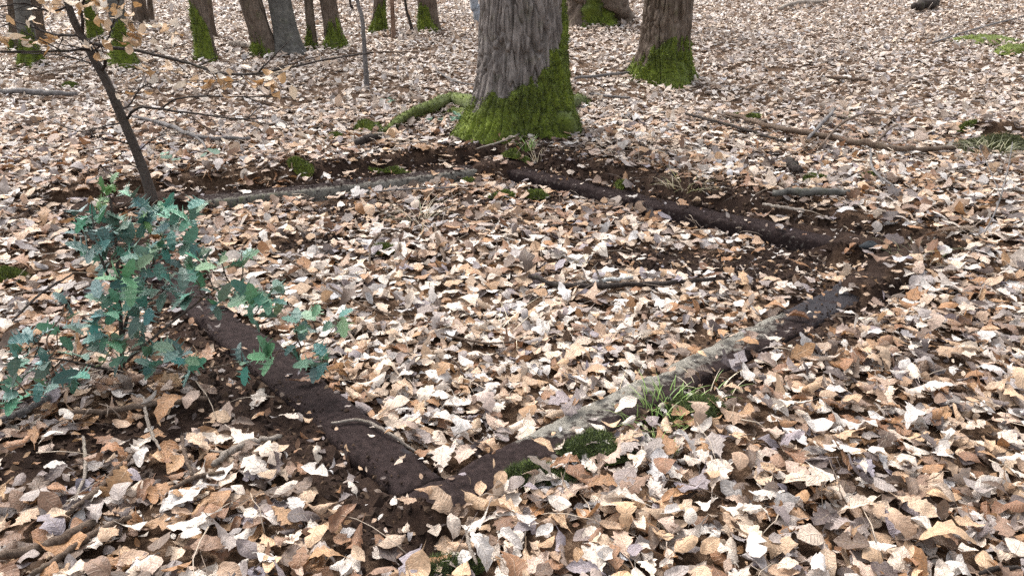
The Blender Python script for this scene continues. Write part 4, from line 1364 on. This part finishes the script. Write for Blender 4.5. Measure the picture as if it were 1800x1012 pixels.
def holly():
    b = G(218, 668)
    root = thing('holly_shrub', b, 'spiny dark green holly bush with a few lighter new shoots beside the left beam', 'shrub')
    rg = np.random.default_rng(91)
    meshes = [holly_leaf_mesh(400 + j) for j in range(8)]
    stems = [
        ([(218, 672, 0), (214, 620, .02), (212, 560, .05), (208, 500, .12), (205, 440, .2), (198, 380, .25), (190, 325, .3)], .010),
        ([(213, 600, .02), (230, 540, .06), (262, 480, .12), (285, 420, .2), (300, 370, .25)], .007),
        ([(216, 640, .0), (262, 600, -.02), (330, 545, 0), (400, 500, .05), (480, 518, .05)], .006),
        ([(218, 655, 0), (170, 645, -.08), (110, 632, -.12), (40, 625, -.15)], .007),
        ([(218, 662, 0), (290, 655, -.05), (380, 645, -.08), (470, 622, -.1), (560, 600, -.08), (600, 560, -.05)], .0045),
        ([(208, 520, .1), (180, 460, .1), (165, 400, .15), (160, 350, .2)], .006),
        ([(300, 400, .22), (330, 375, .24), (352, 350, .26)], .004),
        ([(110, 632, -.12), (80, 660, -.16), (40, 690, -.2)], .004),
        ([(500, 612, -.1), (540, 640, -.12), (580, 630, -.12)], .003),
    ]
    axis = []
    for pix, r in stems:
        q = [P(px, py, b[1] + dy) for px, py, dy in pix]
        L = smooth_line(q, 8 * len(q))
        V, Q, T = tube_arrays(L - b, [r, r * .8, r * .55, r * .3], 8, .1, 6)
        obj('stem', mesh_from('stem', V, Q, T), M['stick_brown'] if r < .005 else M['bark_sapling'], root)
        axis.append(L)
    A = np.vstack(axis)
    CL = [(190, 328, 7, 1, .28), (172, 355, 6, 1, .22), (232, 352, 6, 0, .28), (285, 372, 7, 0, .25), (345, 360, 2, 0, .26), (165, 388, 7, 0, .16), (212, 398, 6, 0, .2), (300, 398, 6, 0, .22), (335, 392, 4, 0, .24), (150, 410, 3, 0, .16),
          (232, 440, 6, 0, .15), (188, 462, 6, 0, .1), (215, 492, 5, 2, .02), (250, 482, 6, 0, .05), (290, 438, 6, 0, .15), (328, 470, 6, 0, .1), (292, 505, 6, 0, .04), (352, 458, 4, 0, .1), (260, 395, 4, 0, .2), (228, 418, 4, 0, .16), (270, 458, 4, 0, .12), (232, 512, 4, 0, .04), (318, 432, 3, 0, .14), (150, 375, 3, 0, .2), (392, 468, 5, 0, .08), (425, 458, 4, 0, .08),
          (440, 522, 7, 0, .02), (478, 522, 6, 0, .05), (448, 552, 3, 0, 0), (503, 520, 4, 0, .05), (382, 532, 4, 0, 0), (332, 522, 5, 0, .02), (250, 542, 6, 0, 0), (205, 545, 5, 0, -.02), (190, 592, 5, 0, -.06), (152, 602, 4, 0, -.08),
          (108, 556, 3, 0, 0), (100, 592, 3, 0, -.05), (252, 592, 4, 0, -.06), (262, 628, 5, 0, -.12), (312, 618, 5, 0, -.1), (272, 645, 3, 0, -.12), (332, 648, 3, 0, -.12), (222, 622, 4, 0, -.1), (60, 600, 4, 0, -.12), (128, 625, 3, 0, -.12), (165, 570, 3, 0, -.04), (38, 622, 4, 0, -.16),
          (82, 640, 4, 0, -.16), (20, 660, 4, 0, -.22), (30, 692, 5, 0, -.28), (80, 682, 4, 0, -.25), (132, 660, 3, 0, -.18), (430, 642, 4, 0, -.16), (472, 628, 4, 2, -.14), (520, 582, 4, 0, -.06), (552, 572, 3, 0, -.06), (596, 562, 3, 0, -.06),
          (568, 632, 4, 0, -.14), (545, 642, 3, 0, -.16), (522, 602, 3, 0, -.1), (180, 532, 4, 0, -.02), (240, 392, 4, 1, .22), (270, 410, 4, 1, .2), (200, 425, 4, 0, .14), (160, 440, 3, 0, .1), (350, 500, 3, 0, .05), (190, 620, 2, 1, -.12)]
    dark = np.array([(.045, .165, .125), (.062, .205, .150), (.036, .125, .105), (.080, .22, .125), (.060, .18, .160)])
    lite = np.array([(.11, .25, .055), (.08, .20, .060), (.14, .28, .07)])
    fresh = np.array([(.10, .27, .12), (.08, .22, .10)])
    J = Join()
    cnt = 0
    for (px, py, n, tone, dy) in CL:
        c = P(px, py, b[1] + dy + rg.normal(0, .03))
        g = height(c[0], c[1]) + .05
        if c[2] < g: c[2] = g
        a = A[np.argmin(np.linalg.norm(A - c, axis=1) + .4 * np.maximum(0, A[:, 2] - c[2]))]
        tip = c + (c - a) * .25 + np.array([0, 0, .01])
        mid = (a + c) / 2 + rg.normal(0, .012, 3)
        L = smooth_line([a, mid, c, tip], 14)
        V, Q, T = tube_arrays(L - b, [.0032, .0026, .0018], 6, .1, 2)
        obj('twig', mesh_from('twig', V, Q, T), M['soft_green'] if tone == 1 else M['stick_brown'], root).color = (.10, .15, .05, 1)
        ax = L[-1] - L[4]; ln = np.linalg.norm(ax)
        if ln < .05:
            ax = np.array([rg.normal(0, 1), -.4, .3]); ax /= np.linalg.norm(ax)
        else: ax = ax / ln
        for k in range(n):
            if tone == 1: col, sz = lite[rg.integers(3)] * rg.uniform(.8, 1.2), rg.uniform(.035, .055)
            elif tone == 2: col, sz = fresh[rg.integers(2)] * rg.uniform(.8, 1.2), rg.uniform(.075, .095)
            else: col, sz = dark[rg.integers(5)] * rg.uniform(.6, 1.5) * np.array([rg.uniform(.7, 2.0), 1, rg.uniform(.8, 1.15)]), rg.uniform(.060, .100)
            ang = k * 2.4 + rg.uniform(-.4, .4)
            s1 = np.cross(ax, (0, 0, 1.0)); s1 /= np.linalg.norm(s1) + 1e-6; s2 = np.cross(s1, ax)
            dr = ax * rg.uniform(.0, .7) + (s1 * math.cos(ang) + s2 * math.sin(ang)) + np.array([0, -.15, -.05])
            ps = L[-1 - int(rg.integers(0, 8))] + rg.normal(0, .012, 3)
            child_leaf('leaf', meshes[rg.integers(8)], root, b, ps, dr, (rg.normal(0, .35), -.35 + rg.normal(0, .35), 1), sz, col, rg.normal(0, .35))
            cnt += 1
    print("holly leaves", cnt)


holly()


def bramble(px, py, label, seed, n=6, up=.05):
    c = G(px, py)
    root = thing('evergreen_sprig', c, label, 'plant', 'small evergreen sprigs')
    rg = np.random.default_rng(seed)
    me = hung_leaf_mesh('leaf', 500 + seed, M['soft_green'])
    for k in range(n):
        e = np.array([rg.normal(0, .07), rg.normal(0, .05), up + rg.uniform(.02, .07)])
        V, Q, T = tube_arrays(smooth_line([(0, 0, -.02), e * .5 + np.array([0, 0, .02]), e], 6), [.002, .001], 4)
        obj('stalk', mesh_from('stalk', V, Q, T), M['stick_brown'], root)
        child_leaf('leaf', me, root, (0, 0, 0), e, (rg.normal(0, 1), rg.normal(-.3, .6), -.1), (rg.normal(0, .3), -.3, 1), rg.uniform(.06, .09), np.array((.045, .13, .075)) * rg.uniform(.7, 1.4))


bramble(800, 222, 'green leafy sprig in front of the big oak roots', 1, 8)
bramble(690, 192, 'small dark green sprig left of the big oak root', 2, 4)
bramble(300, 296, 'little green sprig right of the leaning sapling', 3, 4)
bramble(395, 292, 'two or three green leaves on the litter behind the far beam', 4, 3)
